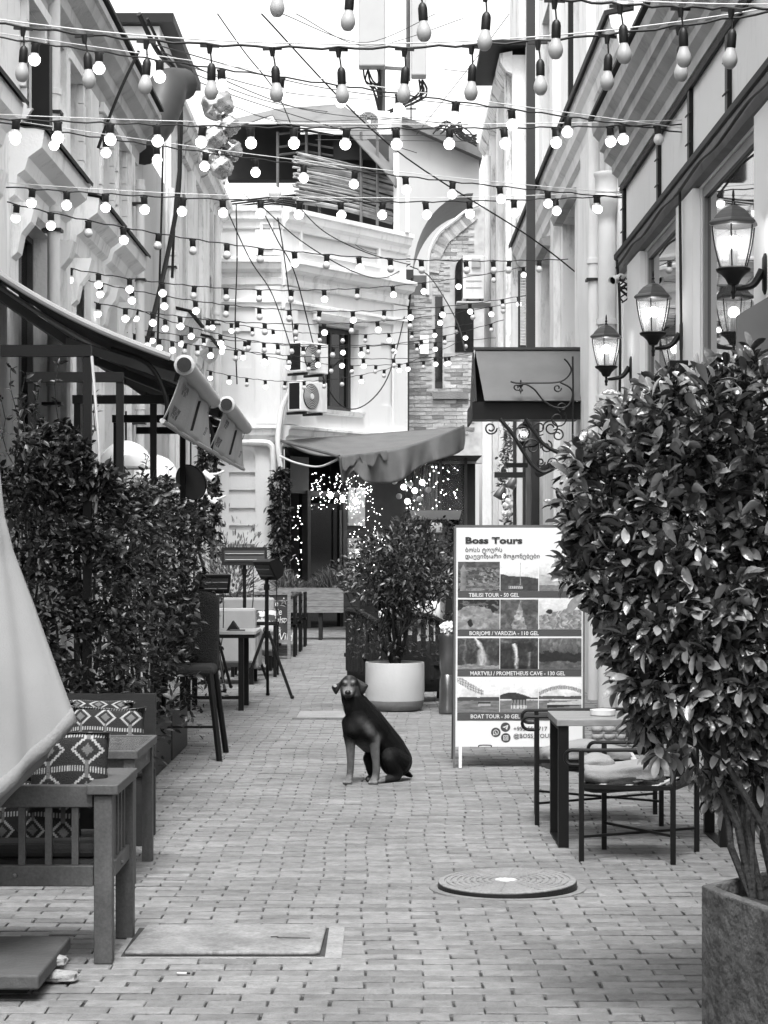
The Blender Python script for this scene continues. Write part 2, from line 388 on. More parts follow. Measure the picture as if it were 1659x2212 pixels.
# big dark vent duct at the eaves
q = [W(398, 182, 26.3), W(366, 186, 26.0), W(350, 225, 25.8), W(338, 262, 25.6), W(318, 292, 25.4), W(303, 330, 25.2)]
MB().tube(smooth_path(q, 5), [.2,.2,.2,.21,.22,.24,.25,.26,.27,.27,.27,.26,.26,.25,.24,.24,.23,.23,.23,.22,.22,.22,.21,.21,.21,.2][:26], 14).build('vent_duct', DGREY, lb2, smooth=True)
# ---------------------------------------------------------------- right buildings
XR = 2.12
R = FC((XR, 0), (0, 1), (-1, 0))
rb = thing('shop_building', 'single storey shop with large glass windows and moulded cornice on the right', 'building', (XR, 12, 0))
rh = [(14.5, 16.45, .75, 3.92), (11.45, 13.6, .75, 3.92), (7.9, 10.4, .75, 3.92)]
R.wall(MB(), -7, 18.0, 0, 5.2, rh, .06).build('wall', M('shop_plaster', .68, .8, .05, 1, .1, 30, stain=.25, stain_v=.38), rb)
for a, b, c, d in rh:
    fr_ = MB(); e = .004
    for u0, u1, z0, z1 in ((a+e, a+.07, c+e, d-e), (b-.07, b-e, c+e, d-e), (a+.07, b-.07, c+e, c+.08), (a+.07, b-.07, d-.07, d-e)): R.box(fr_, u0, u1, z0, z1, -.055, -.008)
    w_ = fr_.build('window', M('shop_frame', .2, .5, .1, 3), rb)
    R.box(MB(), a+.07, b-.07, c+.08, d-.07, -.040, -.030).build('pane', GLASSR, w_)
for a, b in ((16.5, 17.35), (13.65, 14.45), (10.45, 11.4)):
    R.box(MB(), a, b, .003, 3.93, .002, .05).build('pilaster', M('shop_pilaster', .72, .75, .05, 1.2, .1, 30), rb)
R.mould(MB(), -7, 17.98, [(.002,3.94),(.05,3.955),(.07,4.02),(.075,4.08),(.002,4.1)]).build('fascia_beam', M('beam_grey', .12, .6, .2, 3, stain=.4, stain_v=.03), rb)
R.mould(MB(), -7, 17.98, [(.002,4.105),(.077,4.06),(.09,4.07),(.092,4.11),(.002,4.16)]).build('beam_flashing', FLASH, rb)
for u in (5.0, 7.2, 9.3, 10.9, 12.45, 14.0, 15.6, 17.85):
    b_ = R.box(MB(), u - .045, u + .045, 4.17, 4.665, .002, .03).build('cover_strip', BLACK, rb)
    for z in (4.3, 4.5): MB().tube([R.p(u - .09, .03, z), R.p(u + .09, .035, z)], .006, 6).build('peg', IRON, b_)
R.mould(MB(), -7, 18.02, [(.002,4.67),(.035,4.66),(.04,4.7),(.002,4.71)]).build('black_bead', FLASH, rb)
R.mould(MB(), -7, 18.05, [(.002,4.715),(.045,4.72),(.05,4.80),(.10,4.84),(.105,4.9),(.17,4.95),(.175,5.02),(.21,5.04),(.215,5.12),(.27,5.18),(.28,5.28),(.002,5.3)]).build('cornice', SOFFIT, rb)
R.box(MB(), -7, 18.07, 5.305, 5.335, -.5, .31).build('roof_edge', FLASH, rb)
for off in (0, .025):
    MB().tube(smooth_path([R.p(6 + i * .58, .09 + off, 4.0 - .015 * (i % 3) - off) for i in range(21)], 3), .008, 6).build('cable_run', CABLE, rb)
MB().tube(smooth_path([R.p(17.5,.12,4.0), R.p(17.48,.1,3.7), R.p(17.42,.1,3.2), R.p(17.5,.1,2.6)], 5), .012, 6).build('cable_run', CABLE, rb)
MB().tube(smooth_path([R.p(14.05,.08,4.0), R.p(14.06,.07,3.2), R.p(14.04,.07,2.6)], 5), .01, 6).build('cable_run', CABLE, rb)
# middle right building
XM = 2.22
RM = FC((XM, 0), (0, 1), (-1, 0))
mbld = thing('plaster_building', 'pale plaster building with sloping black edged cornice on the right', 'building', (XM, 25, 0))
mh = [(23.7, 25.3, 3.4, 5.55), (27.3, 28.8, 3.4, 5.55), (19.2, 20.7, 6.9, 8.9), (22.8, 24.3, 6.9, 8.9), (27.0, 28.6, 6.9, 8.9)]
RM.wall(MB(), 18.08, 31.98, 0, 11.5, mh).build('wall', PLASTER, mbld)
for h in mh: window(RM, *h, mbld)
for a, b in ((18.5, 19.0), (21.3, 22.1), (25.6, 26.1), (29.2, 29.8)):
    RM.box(MB(), a, b, .004, 5.8, .002, .09).build('pilaster', TRIM, mbld); RM.box(MB(), a, b, 6.45, 11.4, .002, .1).build('pilaster', TRIM, mbld)
RM.mould(MB(), 18.1, 32.0, [(.002,5.82),(.05,5.84),(.07,5.95),(.13,6.0),(.15,6.1),(.2,6.16),(.22,6.26),(.002,6.3)]).build('cornice', TRIM, mbld)
RM.mould(MB(), 18.09, 32.02, [(.002,6.315),(.24,6.265),(.26,6.24),(.265,6.3),(.002,6.36)]).build('flashing', FLASH, mbld)
for a, b in ((23.5, 25.5), (27.1, 29.0)):
    RM.mould(MB(), a, b, [(.002,5.56),(.1,5.57),(.14,5.66),(.002,5.7)]).build('window_hood', SOFFIT, mbld)
downpipe(RM, 18.7, 0, 4.55, .085, mbld, d=.17, joints=(1.4, 2.9, 3.6))
MB().lathe([(.085,0),(.09,.08),(.16,.16),(.17,.24),(.11,.25),(.11,.42),(.125,.44),(.125,.47)], RM.p(18.7, .17, 4.5), 16).build('pipe_hopper', PIPE, mbld, smooth=True)
downpipe(RM, 20.4, 0, 6.0, .06, mbld, d=.12, joints=(2.2, 4.4))
RM.box(MB(), 26.25, 26.4, .3, 11.4, .27, .38).build('downpipe', DGREY, mbld)
RM.box(MB(), 22.75, 22.82, 6.4, 11.4, .105, .16).build('cable_duct', FLASH, mbld)
# open louvred shutter
sh = thing('louvred_shutter', 'dark louvred shutter open beside the metal canopy', 'shutter', RM.p(29.6, .1, 3.3))
pa, pb = W(1122, 640, 29.6), W(1146, 640, 29.6)
zt, zb = W(1122, 585, 29.6).z, W(1122, 752, 29.6).z
mb = MB().box(pa.x-.02, pa.x+.01, 29.58, 29.62, zb, zt).box(pb.x-.01, pb.x+.02, 29.58, 29.62, zb, zt).box(pa.x+.012, pb.x-.012, 29.58, 29.62, zt-.04, zt).box(pa.x+.012, pb.x-.012, 29.58, 29.62, zb, zb+.04)
mb.build('frame', DGREY, sh)
n = 24
for i in range(n):
    z = zb + .05 + (zt - zb - .1) * i / n
    MB().bar((pa.x+.013, 29.60, z), (pb.x-.013, 29.60, z+.012), .035, .008, up=(0, -.5, .8)).build('slat', PLASTER3, sh)
# far right peeling building
pb_ = thing('peeling_building', 'narrow building with peeling plaster strips at the far right corner', 'building', (2.0, 35, 0))
RP = FC((2.02, 0), (0, 1), (-1, 0))
ph = [(33.2, 34.2, 4.6, 6.8), (35.6, 36.4, 4.6, 6.8)]
RP.wall(MB(), 32.03, 39, 0, 9.3, ph, .15).build('wall', PEEL, pb_)
for h in ph: window(RP, *h, pb_, depth=.12)
for a, b, m in ((32.3, 32.7, PEEL), (34.5, 35.0, TRIM), (36.9, 37.4, PEEL), (38.2, 38.6, PEEL)): RP.box(MB(), a, b, .004, 9.1, .002, .09).build('pilaster', m, pb_)
RP.mould(MB(), 32.02, 39.1, [(.002,9.0),(.1,9.05),(.2,9.2),(.2,9.32),(.002,9.36)]).build('cornice', PEEL, pb_)
RP.box(MB(), 31.8, 34.6, 9.4, 9.48, -.6, .5).build('roof_edge', FLASH, pb_)
RP.box(MB(), 32.0, 34.4, 9.49, 11.4, -.6, -.1).build('attic', PEEL, pb_)
MB().tube([RP.p(36.6, .16, 0), RP.p(36.6, .16, 8.6)], .06, 10).build('downpipe', PIPE, pb_, smooth=True)
# ---------------------------------------------------------------- back corner building
bb = thing('corner_building', 'white corner building with stepped cornices closing the alley', 'building', (-1.9, 38, 0))
BL = FC((-3.6, 38), (1, 0), (0, -1)); BM_ = FC((-1.9, 38), (2.35, 3.3), (.815, -.58)); LBL = 1.7; LBM = 4.05
slots = [(BL.at(495), BL.at(555), BL.z(520, y + 5), BL.z(520, y - 5)) for y in (1025, 1063, 1102, 1140, 1180, 1218)]
panel = [(BL.at(480) , BL.at(545), BL.z(520, 795), BL.z(520, 715))]
BL.wall(MB(), 0, LBL, 0, 7.9, slots + panel, .05).build('wall', PLASTER2, bb)
for a, b, c, d in slots + panel: BL.box(MB(), a+.002, b-.002, c+.002, d-.002, -.06, -.045).build('recess_back', PLASTER3 if (a, b, c, d) in slots else PLASTER2, bb)
wu0, wu1 = BM_.at(688), BM_.at(775); wz0, wz1 = BM_.z(730, 887), BM_.z(690, 700)
pan2 = (BM_.at(650), BM_.at(815), BM_.z(730, 555), BM_.z(730, 515)); pan3 = (BM_.at(823), BM_.at(858), 4.4, 5.65)
BM_.wall(MB(), 0.002, LBM, 3.45, 7.9, [(wu0, wu1, wz0, wz1), pan2, pan3], .3).build('wall', PLASTER2, bb)
BM_.box(MB(), pan2[0]+.002, pan2[1]-.002, pan2[2]+.002, pan2[3]-.002, -.35, -.04).build('recess_back', PLASTER2, bb)
BM_.box(MB(), pan3[0]+.002, pan3[1]-.002, pan3[2]+.002, pan3[3]-.002, -.35, -.04).build('recess_back', PLASTER2, bb)
window(BM_, wu0, wu1, wz0, wz1, bb, depth=.24, frame=.1, mull=1, fmat=DGREY)
BM_.box(MB(), wu0 + .12, wu0 + .5, wz0 + .15, wz1 - .1, -.232, -.225).build('curtain', MGREY, bb)
prof = {  # cornices shared by both faces: (lowest z, profile)
 'parapet_cornice': [(.002,7.5),(.05,7.52),(.07,7.62),(.14,7.68),(.16,7.8),(.2,7.82),(.2,7.9),(.002,7.94)],
 'main_cornice': [(.002,6.45),(.06,6.47),(.08,6.58),(.05,6.6),(.06,6.68),(.2,6.74),(.24,6.84),(.28,6.86),(.28,6.92),(.002,7.0)],
 'string_course': [(.002,6.02),(.05,6.04),(.07,6.12),(.1,6.13),(.1,6.17),(.002,6.2)],
 'ledge': [(.002,3.5),(.05,3.52),(.08,3.62),(.14,3.66),(.16,3.76),(.2,3.78),(.2,3.83),(.002,3.86)]}
for nm, pr in prof.items():
    BL.mould(MB(), 0, LBL - .01, pr).build(nm, TRIM, bb); BM_.mould(MB(), .01, LBM, pr).build(nm, TRIM, bb)
BM_.mould(MB(), wu0 - .2, wu1 + .2, [(.002, wz1+.05), (.1, wz1+.07), (.14, wz1+.16), (.002, wz1+.19)]).build('window_head', TRIM, bb)
BM_.mould(MB(), wu0 - .1, wu1 + .1, [(.002, wz0-.1), (.08, wz0-.08), (.1, wz0-.005), (.002, wz0-.004)]).build('sill', TRIM, bb)
BL.box(MB(), LBL - .5, LBL - .03, .004, 3.49, .002, .06).build('pilaster', PLASTER2, bb)
BL.box(MB(), LBL - .5, LBL - .03, 3.87, 6.44, .002, .06).build('pilaster', PLASTER2, bb); BL.box(MB(), LBL - .5, LBL - .03, 7.01, 7.49, .002, .05).build('pilaster', PLASTER2, bb)
BM_.box(MB(), .03, .4, 3.87, 6.44, .002, .06).build('pilaster', PLASTER2, bb); BM_.box(MB(), LBM - .5, LBM - .02, 3.87, 6.44, .002, .05).build('pilaster', PLASTER2, bb)
for nm, fc_, a, b, c, d in (('panel_frame', BL, BL.at(562), BL.at(590), BL.z(570, 540), BL.z(570, 480)),):
    mb = MB()
    for x0, x1, z0, z1 in ((a, b, c, c+.05), (a, b, d-.05, d), (a, a+.05, c+.052, d-.052), (b-.05, b, c+.052, d-.052)): fc_.box(mb, x0, x1, z0, z1, .055, .09)
    mb.build(nm, TRIM, bb)
mb = MB(); a, b, c, d = pan2
for x0, x1, z0, z1 in ((a-.06, b+.06, c-.06, c-.003), (a-.06, b+.06, d+.003, d+.06), (a-.06, a-.003, c, d), (b+.003, b+.06, c, d)): BM_.box(mb, x0, x1, z0, z1, .002, .05)
mb.build('panel_frame', TRIM, bb)
MB().tube(smooth_path([W(640, 800, 37.7), W(628, 840, 37.8), W(610, 880, 37.8), W(602, 925, 37.75), W(600, 960, 37.7), W(606, 1010, 37.7)], 5), .05, 8).build('flexible_pipe', WHITEP, bb, smooth=True)
MB().tube(smooth_path([W(482, 958, 37.85), W(560, 956, 37.85), W(585, 962, 37.85), W(590, 990, 37.85), W(590, 1060, 37.85), W(590, 1200, 37.85)], 5), .06, 8).build('downpipe', PIPE, bb, smooth=True)
# ---------------------------------------------------------------- restaurant front below it
fr_b = thing('restaurant_front', 'dark restaurant entrance with glazed door and curtained window at alley end', 'shop front', (-.2, 41, 0))
DARKW = M('dark_render', .02, .8, .2, 4)
mb = MB(); mb.add([(-1.86,44.6,0),(2.0,44.6,0),(2.0,44.6,3.6),(-1.86,44.6,3.6)], [(0,1,2,3)]); mb.add([(-1.86,38.1,0),(-1.86,44.6,0),(-1.86,44.6,3.6),(-1.86,38.1,3.6)], [(0,1,2,3)])
mb.add([(-1.86,38.1,3.44),(.5,41.4,3.44),(2,41.4,3.44),(2,44.6,3.44),(-1.86,44.6,3.44)], [(0,1,2,3,4)])
mb.build('interior', DARKW, fr_b)
# front screen with door, in the plane of the facade above but set back
BD = FC((-1.78, 38.7), (2.35, 3.3), (.815, -.58))
d0, d1 = BD.at(668), BD.at(738)
BD.box(MB(), 0, BD.at(628), 0, 3.3, -.1, 0).build('dark_panel', DGREY, fr_b)
BD.box(MB(), BD.at(628)+.002, d0, 2.6, 3.3, -.1, -.01).build('dark_panel', DGREY, fr_b)
dr = BD.box(MB(), d0, d1, 0, 2.42, -.1, -.04).build('door', GLASSD, fr_b); OFF[dr.name] = OFF[fr_b.name]
mb = MB(); BD.box(mb, d0-.1, d0-.003, 0, 2.55, -.1, .04); BD.box(mb, d1+.003, d1+.12, 0, 2.55, -.1, .04); BD.box(mb, d0-.1, d1+.12, 2.553, 2.66, -.1, .04); mb.build('door_frame', DGREY, dr)
MB().tube([BD.p(d1-.12, .06, .7), BD.p(d1-.12, .06, 2.3)], .022, 8).build('handle', MGREY, dr, smooth=True)
BD.box(MB(), d1+.125, LBM-.2, 0, 3.3, -.1, -.02).build('wall_panel', DARKW, fr_b)
for z0, z1, w_ in ((2.0, 2.75, .55), (1.35, 1.75, .4), (.75, 1.2, .2)):
    BD.box(MB(), d1+.22, d1+.22+w_, z0, z1, -.018, .01).build('notice', CANVASL, fr_b)
# glazed bay right with net curtain
gl = MB()
for a, b in ((820, 884), (886, 950), (952, 1004)):
    p, q_ = W(a, 1150, 42.0), W(b, 1150, 42.0); gl.box(p.x+.01, q_.x-.01, 41.98, 42.0, .95, 3.4)
gl.build('window_pane', clear_mat('shop_glass', .25, .1, .03), fr_b)
mb = MB(); p, q_ = W(818, 1150, 42), W(1006, 1150, 42)
for x in (p.x, W(885,0,42).x, W(951,0,42).x, q_.x): mb.box(x-.03, x+.03, 41.93, 41.978, .9, 3.42)
mb.box(p.x, q_.x, 41.94, 41.977, .84, .899); mb.build('window_frame', DGREY, fr_b)
MB().box(p.x, q_.x, 41.95, 42.3, 0, .838).build('stall_riser', DARKW, fr_b)
NET = clear_mat('net_curtain', .72, .6, .9)
def fold(x0, x1, Y, z0, z1, n, amp, seed):
    rs_ = random.Random(seed); ph_ = [rs_.random()*6 for _ in range(4)]
    return lambda u, v: (x0+(x1-x0)*u, Y + amp*math.sin(u*n*6.28+ph_[0]) + amp*.4*math.sin(u*n*15+ph_[1]), z0+(z1-z0)*v)
for i, (a, b) in enumerate(((825, 880), (893, 945))):
    MB().grid(fold(W(a,0,42.35).x, W(b,0,42.35).x, 42.35, .95, 3.3, 7, .05, i), 60, 4).build('curtain', NET, fr_b, smooth='all')
# ---------------------------------------------------------------- brick building behind
br = thing('brick_building', 'dark brick building with arched gable beside the white corner building', 'building', (1.2, 44, 0))
BR = FC((.2, 44), (1, 0), (0, -1)); ybk = 44.0
MORTAR = M('mortar', .36, .9, .2, 5)
rim = [(927.6, 640), (927.6, 576), (932, 541), (951, 506), (979, 483), (1012, 457), (1040, 445)]
def left_edge(py):
    if py > 640: return 862
    for (a, b), (c, d) in zip(rim, rim[1:]):
        if d <= py <= b: return a + (c - a) * (b - py) / max(b - d, 1e-6)
    return 1040
nar = (940, 956, 640, 838); arc = (984, 1012, 560, 760)
poly = [(862, 1000), (862, 641), (927, 640.5)] + rim[1:] + [(1060, 445), (1060, 1000)]
MB().prism([(W(a, b, 44).x, W(a, b, 44).z) for a, b in poly], lambda x, z, w: (x, w, z), 44.03, 44.4).build('wall', MORTAR, br)
BRK = M('wall_brick', .27, .85, .2, 3, .4, 50, attr='tone', arange=(.6, 1.4), fine=.15)
bvar = []
for i in range(10):
    me = bpy.data.meshes.new('wall_brick'); l, h = .25, .073; j = lambda s: rs.uniform(-s, s)
    me.from_pydata([(sx*l/2+j(.008), -.02*(f)+j(.006), sz*h/2+j(.005)) for f in (0, 1) for sx, sz in ((-1,-1),(1,-1),(1,1),(-1,1))], [], [(4,5,6,7),(0,1,5,4),(1,2,6,5),(2,3,7,6),(3,0,4,7)])
    me.update(); tone_mesh(me, [rs.random()]*8); me.materials.append(BRK); bvar.append(me)
z = W(0, 935, 44).z; r_ = 0; nb = 0; bl = Vector(OFF[br.name])
while z < W(0, 460, 44).z:
    py = HZ - (z - CAMH) * FPX / 44; xl = W(left_edge(py), 0, 44).x; x = W(862, 0, 44).x + .06 + (r_ % 2) * .13
    while x < 1.98:
        px = CX + x * FPX / 44
        if x - .12 > xl and not (nar[0]-12 < px < nar[1]+12 and nar[2] < py < nar[3]) and not (px > arc[0]-12 and arc[2] < py < arc[3]) and px < 1019:
            if nb < 300:
                o = bpy.data.objects.new('brick', rs.choice(bvar)); COL.objects.link(o); o.parent = br
                o.location = Vector((x, 44.03, z)) - bl; nb += 1
        x += .262
    z += .084; r_ += 1
for i in range(26):                                 # soldier bricks following the arch
    t = i / 25; idx = t * 4.0; k = min(int(idx), 3); f_ = idx - k
    a, b = rim[1 + k], rim[2 + k]; px, py = a[0]+(b[0]-a[0])*f_ + 9, a[1]+(b[1]-a[1])*f_ + 9
    o = bpy.data.objects.new('brick', rs.choice(bvar)); COL.objects.link(o); o.parent = br
    o.location = W(px, py, 44.0) - bl; ang = math.atan2(-(b[1]-a[1]), b[0]-a[0]); o.rotation_euler = (0, -(ang + math.pi/2), 0)
MB().tube(smooth_path([W(a-3, b-3, 43.95) for a, b in rim], 4), .032, 8).build('arch_rim', PLASTER3, br, smooth=True)
MB().box(W(nar[0],0,44).x, W(nar[1],0,44).x, 44.0, 44.029, W(0,nar[3],44).z, W(0,nar[2],44).z).build('window', GLASSD, br)
mb = MB(); c = W(1003, 585, 44); pts = [(c.x + .2*math.cos(t), c.z + .28*math.sin(t)) for t in [math.pi*i/10 for i in range(11)]] + [(c.x-.2, W(0,760,44).z), (c.x+.2, W(0,760,44).z)]
mb.prism(pts, lambda x, z, w: (x, w, z), 43.995, 44.028).build('window', GLASSD, br)
MB().box(W(935,0,44).x, W(1012,0,44).x, 43.93, 44.0, W(0,862,44).z, W(0,848,44).z).build('sill', BRK, br)
MB().box(W(907,0,44).x, W(926,0,44).x, 43.93, 43.985, W(0,765,44).z, W(0,725,44).z).build('plaque', TRIM, br)
MB().box(W(866,0,43.8).x, W(884,0,43.8).x, 43.7, 43.9, 2.8, W(0,640,43.8).z).build('downpipe', DGREY, br)
MB().box(W(868,0,43.6).x, W(893,0,43.6).x, 43.4, 43.7, W(0,625,43.6).z, W(0,585,43.6).z).build('junction_box', DGREY, br)
# grey vault of the gable roof
cxv = W(1020, 0, 45).x
def vault(u, v):
    t = math.pi * (.5 + .5 * u); r = 1.42
    return (cxv + r * math.cos(t) * .93, 44.45 + v * 3.0, W(0, 600, 45).z + r * math.sin(t) * 1.25)
mb = MB().grid(vault, 16, 2); b0 = W(0, 900, 45).z
mb.box(W(884,0,45).x, W(930,0,45).x, 44.6, 47, b0, W(0,600,45).z); mb.build('vault_roof', MGREY, br, smooth=True)
# white house beyond
wh = thing('white_house', 'plain white house wall with sloping grey roof beyond the brick gable', 'building', (1.6, 54, 0))
MB().prism([(W(845,0,54).x, 0), (W(1035,0,54).x, 0), (W(1035,0,54).x, W(0,345,54).z), (W(900,0,54).x, W(0,262,54).z), (W(845,0,54).x, W(0,262,54).z)], lambda x, z, w: (x, w, z), 54, 58).build('wall', M('house_wall', .36, .85, .06, 1, .1, 20, stain=.3, stain_v=.3), wh)
MB().prism([(W(868,0,54).x, W(0,258,54).z), (W(1040,0,54).x, W(0,318,54).z), (W(1040,0,54).x, W(0,348,54).z), (W(868,0,54).x, W(0,272,54).z)], lambda x, z, w: (x, w, z), 53.6, 57.5).build('roof', MGREY, wh)
mb = MB()
for i in range(12):
    mb.tube(smooth_path([W(935 + i*4, 282 + rs.uniform(-8, 8), 53), W(965 + i*3, 270 + rs.uniform(-10, 14), 53), W(1000 + rs.uniform(-20, 20), 292 + rs.uniform(-8, 12), 53), W(1030, 300 + rs.uniform(-10, 20), 53)], 4), .02, 5)
mb.build('cable_tangle', CABLE, wh)
# roof terrace above the corner building
rt = thing('roof_terrace', 'roof terrace with sagging grey canopy and reed screen above the corner building', 'terrace', (-.8, 41.5, 7.9))
MB().box(W(492,0,42.6).x, W(648,0,42.6).x, 42.5, 42.9, W(0,388,42.5).z, W(0,268,42.5).z).build('back_wall', DARKW, rt); MB().box(W(648,0,42.6).x+.005, W(852,0,42.6).x, 42.5, 42.9, 7.95, W(0,290,42.5).z).build('back_wall', DGREY, rt)
def cano(u, v):
    a = [(490, 262), (600, 236), (735, 226), (795, 265), (856, 328)]
    t = u * 4; k = min(int(t), 3); f_ = t - k; px = a[k][0] + (a[k+1][0]-a[k][0])*f_; py = a[k][1] + (a[k+1][1]-a[k][1])*f_
    low = [44, 48, 62, 78, 66][k] if False else (30 + 60*max(0, u-.2))*(1 if u > .24 else .4)
    Y = 42.4 - 2.0*v
    return W(px, py + low*v + 3*math.sin(u*19)*v, Y)
MB().grid(cano, 40, 8).build('canopy', M('canopy_cloth', .14, .9, .1, 3), rt, smooth='all', solid=.03)
mb = MB()
for px in (600, 662, 690, 780, 815): p = W(px, 0, 40.8); mb.tube([(p.x, 40.8, 7.9), (p.x, 40.8, W(0, 285, 40.8).z)], .03, 8)
for y0 in (290, 318, 335): mb.tube([W(600, y0, 40.8), W(662, y0-8, 40.9), W(720, y0+2, 40.8)], .025, 6)
mb.build('post', MGREY, rt)
MB().box(W(850,0,40.9).x, W(862,0,40.9).x, 40.9, 41.1, 7.9, W(0,330,40.9).z).build('white_post', WHITEP, rt); MB().box(W(876,0,40.9).x, W(884,0,40.9).x, 40.9, 41.1, 7.9, W(0,380,40.9).z).build('white_post', WHITEP, rt)
MB().box(W(720,0,41.2).x, W(840,0,41.2).x, 41.2, 41.3, W(0,345,41.2).z, W(0,300,41.2).z).build('shelf_unit', DGREY, rt)
REED = M('reed', .26, .8, .3, 4, .2, 40)
for i in range(34):
    z = W(0, 455, 40.5).z + (W(0, 352, 40.5).z - W(0, 455, 40.5).z) * i / 33
    x0 = W(640 + rs.uniform(-8, 8), 0, 40.3).x; x1 = W(846 + rs.uniform(-5, 6), 0, 41.6).x
    MB().tube(smooth_path([(x0, 40.1 + rs.uniform(0,.06), z + .12 + rs.uniform(-.04,.04)), ((x0+x1)/2, 40.75, z + .05 + rs.uniform(-.05,.05)), (x1, 41.35 + rs.uniform(0,.06), z - .1 + rs.uniform(-.04,.04))], 4), rs.uniform(.018, .03), 6).build('reed', REED, rt)
MB().add([(x, 41.9, z) for x, z in ((W(640,0,40.6).x, 7.92), (.3, 7.92), (.3, 9.3), (W(640,0,40.6).x, 9.5))], [(0,1,2,3)]).build('screen_backing', DARKW, rt)
mb = MB()
for i in range(9):
    z = 7.95 + i*.055; mb.tube([(W(492,0,40).x, 40.2, z), (W(640,0,40).x, 40.2, z + .3 - i*.02)], .02, 5)
mb.build('railing', BLACK, rt)
MB().blob(W(594, 417, 39.6), .13, 16).build('globe_lamp', BULB_OFF, rt, smooth='all')
# antenna mast
APAN = M('antenna_grey', .34, .5, .04, 2)
an = thing('antenna_mast', 'phone antenna mast with two long panels above the roofs', 'antenna', W(825, 262, 56))
p = W(824, 0, 56); MB().tube([(p.x, 56, 10), (p.x, 56, 17)], .11, 10).build('mast', MGREY, an)
p2 = W(882, 0, 56); MB().tube([(p2.x, 56, W(0,175,56).z), (p2.x, 56, 17)], .06, 8).build('mast', MGREY, an)
mb = MB().bar(W(826, 146, 56), W(884, 150, 56), .08); mb.build('cross_arm', MGREY, an)
MB().box(W(775,0,55.6).x, W(832,0,55.6).x, 55.2, 55.7, W(0,150,55.6).z, 17).build('antenna_panel', APAN, an, bevel=.04); MB().box(W(888,0,55.6).x, W(921,0,55.6).x, 55.2, 55.7, W(0,170,55.6).z, 17).build('antenna_panel', APAN, an, bevel=.04)
mb = MB()
for i in range(14):
    x = rs.choice([785, 795, 805, 815, 820, 900, 905, 912]); y0 = 150 if x < 850 else 172
    mb.tube(smooth_path([W(x, y0, 55.5), W(x + rs.uniform(-6, 12), y0 + 25, 55.6), W((818 if x < 850 else 895) + rs.uniform(-14, 14), y0 + 45, 55.7), W(822 + rs.uniform(-8, 8), 250, 55.8)], 4), .025, 5)
mb.build('antenna_cables', CABLE, an)
cr = thing('church_cross', 'tiny ornate cross on a distant church beyond the roofs', 'cross', W(888, 280, 90))
MB().bar(W(888, 285, 90), W(888, 218, 90), .08).bar(W(877, 235, 90), W(899, 235, 90), .08).bar(W(882, 226, 90), W(894, 226, 90), .06).build('cross', MGREY, cr)
MB().box(W(880,0,91).x, W(896,0,91).x, 90.5, 92, 0, W(0,282,91).z).build('steeple', MGREY, cr)
# ---------------------------------------------------------------- foliage helper
LT = np.array([(0,0,0),(.3,-.42,.07),(.3,0,0),(.3,.42,.07),(.68,-.36,.02),(.68,0,-.05),(.68,.36,.02),(1,0,-.16)], dtype=np.float64)
LFQ = [(0,2,1),(0,3,2),(1,2,5,4),(2,3,6,5),(4,5,7),(5,6,7)]
def leaf_frames(P, D, seed, roll=.7):
    r = np.random.default_rng(seed); D = D / (np.linalg.norm(D, axis=1, keepdims=True) + 1e-9)
    up = np.tile(np.array([0, 0, 1.0]), (len(P), 1)) + r.normal(0, roll, (len(P), 3))
    S = np.cross(up, D); S /= np.linalg.norm(S, axis=1, keepdims=True) + 1e-9
    N_ = np.cross(D, S); return D, S, N_
LTB = np.array([(0,0,0)] + [p for a, w_, h_ in ((.15,.14,.015),(.36,.33,.03),(.58,.44,.02),(.78,.41,-.015),(.92,.23,-.06)) for p in ((a,-w_,h_+.07*w_*2),(a,0,h_-.01),(a,w_,h_+.07*w_*2))] + [(1,0,-.1)], dtype=np.float64)
LFB = [(0,2,1),(0,3,2)] + [f for k in range(4) for f in ((1+3*k,2+3*k,5+3*k,4+3*k),(2+3*k,3+3*k,6+3*k,5+3*k))] + [(13,14,16),(14,15,16)]
def leaves(name, mat, parent, P, D, Ls, seed=1, wid=.45, roll=.7, tones=None, stuff=True, curl=1.0, tmpl=LT):
    P = np.asarray(P, float); D = np.asarray(D, float); Ls = np.asarray(Ls, float); n = len(P)
    X, S, N_ = leaf_frames(P, D, seed, roll); t = tmpl.copy(); t[:, 1] *= wid; t[:, 2] *= curl
    V = P[:, None, :] + Ls[:, None, None] * (t[None, :, 0, None]*X[:, None, :] + t[None, :, 1, None]*S[:, None, :] + t[None, :, 2, None]*N_[:, None, :])
    off = np.array(OFF.get(parent.name, Vector((0,0,0)))); V = (V - off).reshape(-1, 3)
    FQ = LFQ if len(tmpl) == 8 else LFB; nv = len(tmpl); base = np.array([i for f in FQ for i in f]); cnt = np.array([len(f) for f in FQ])
    li = (base[None, :] + nv*np.arange(n)[:, None]).ravel(); lt = np.tile(cnt, n); ls = np.concatenate(([0], np.cumsum(lt)[:-1]))
    me = bpy.data.meshes.new(name); me.vertices.add(len(V)); me.vertices.foreach_set('co', V.ravel())
    me.loops.add(len(li)); me.loops.foreach_set('vertex_index', li.astype(np.int32))
    me.polygons.add(len(lt)); me.polygons.foreach_set('loop_start', ls.astype(np.int32)); me.update(calc_edges=True); me.validate()
    r = np.random.default_rng(seed + 5)
    if tones is None: tones = r.random(n) ** 1.6
    tone_mesh(me, np.repeat(tones, nv)); me.polygons.foreach_set('use_smooth', [True]*len(me.polygons))
    o = link(name, me, mat, parent)
    if stuff: tag(o, kind='stuff')
    return o
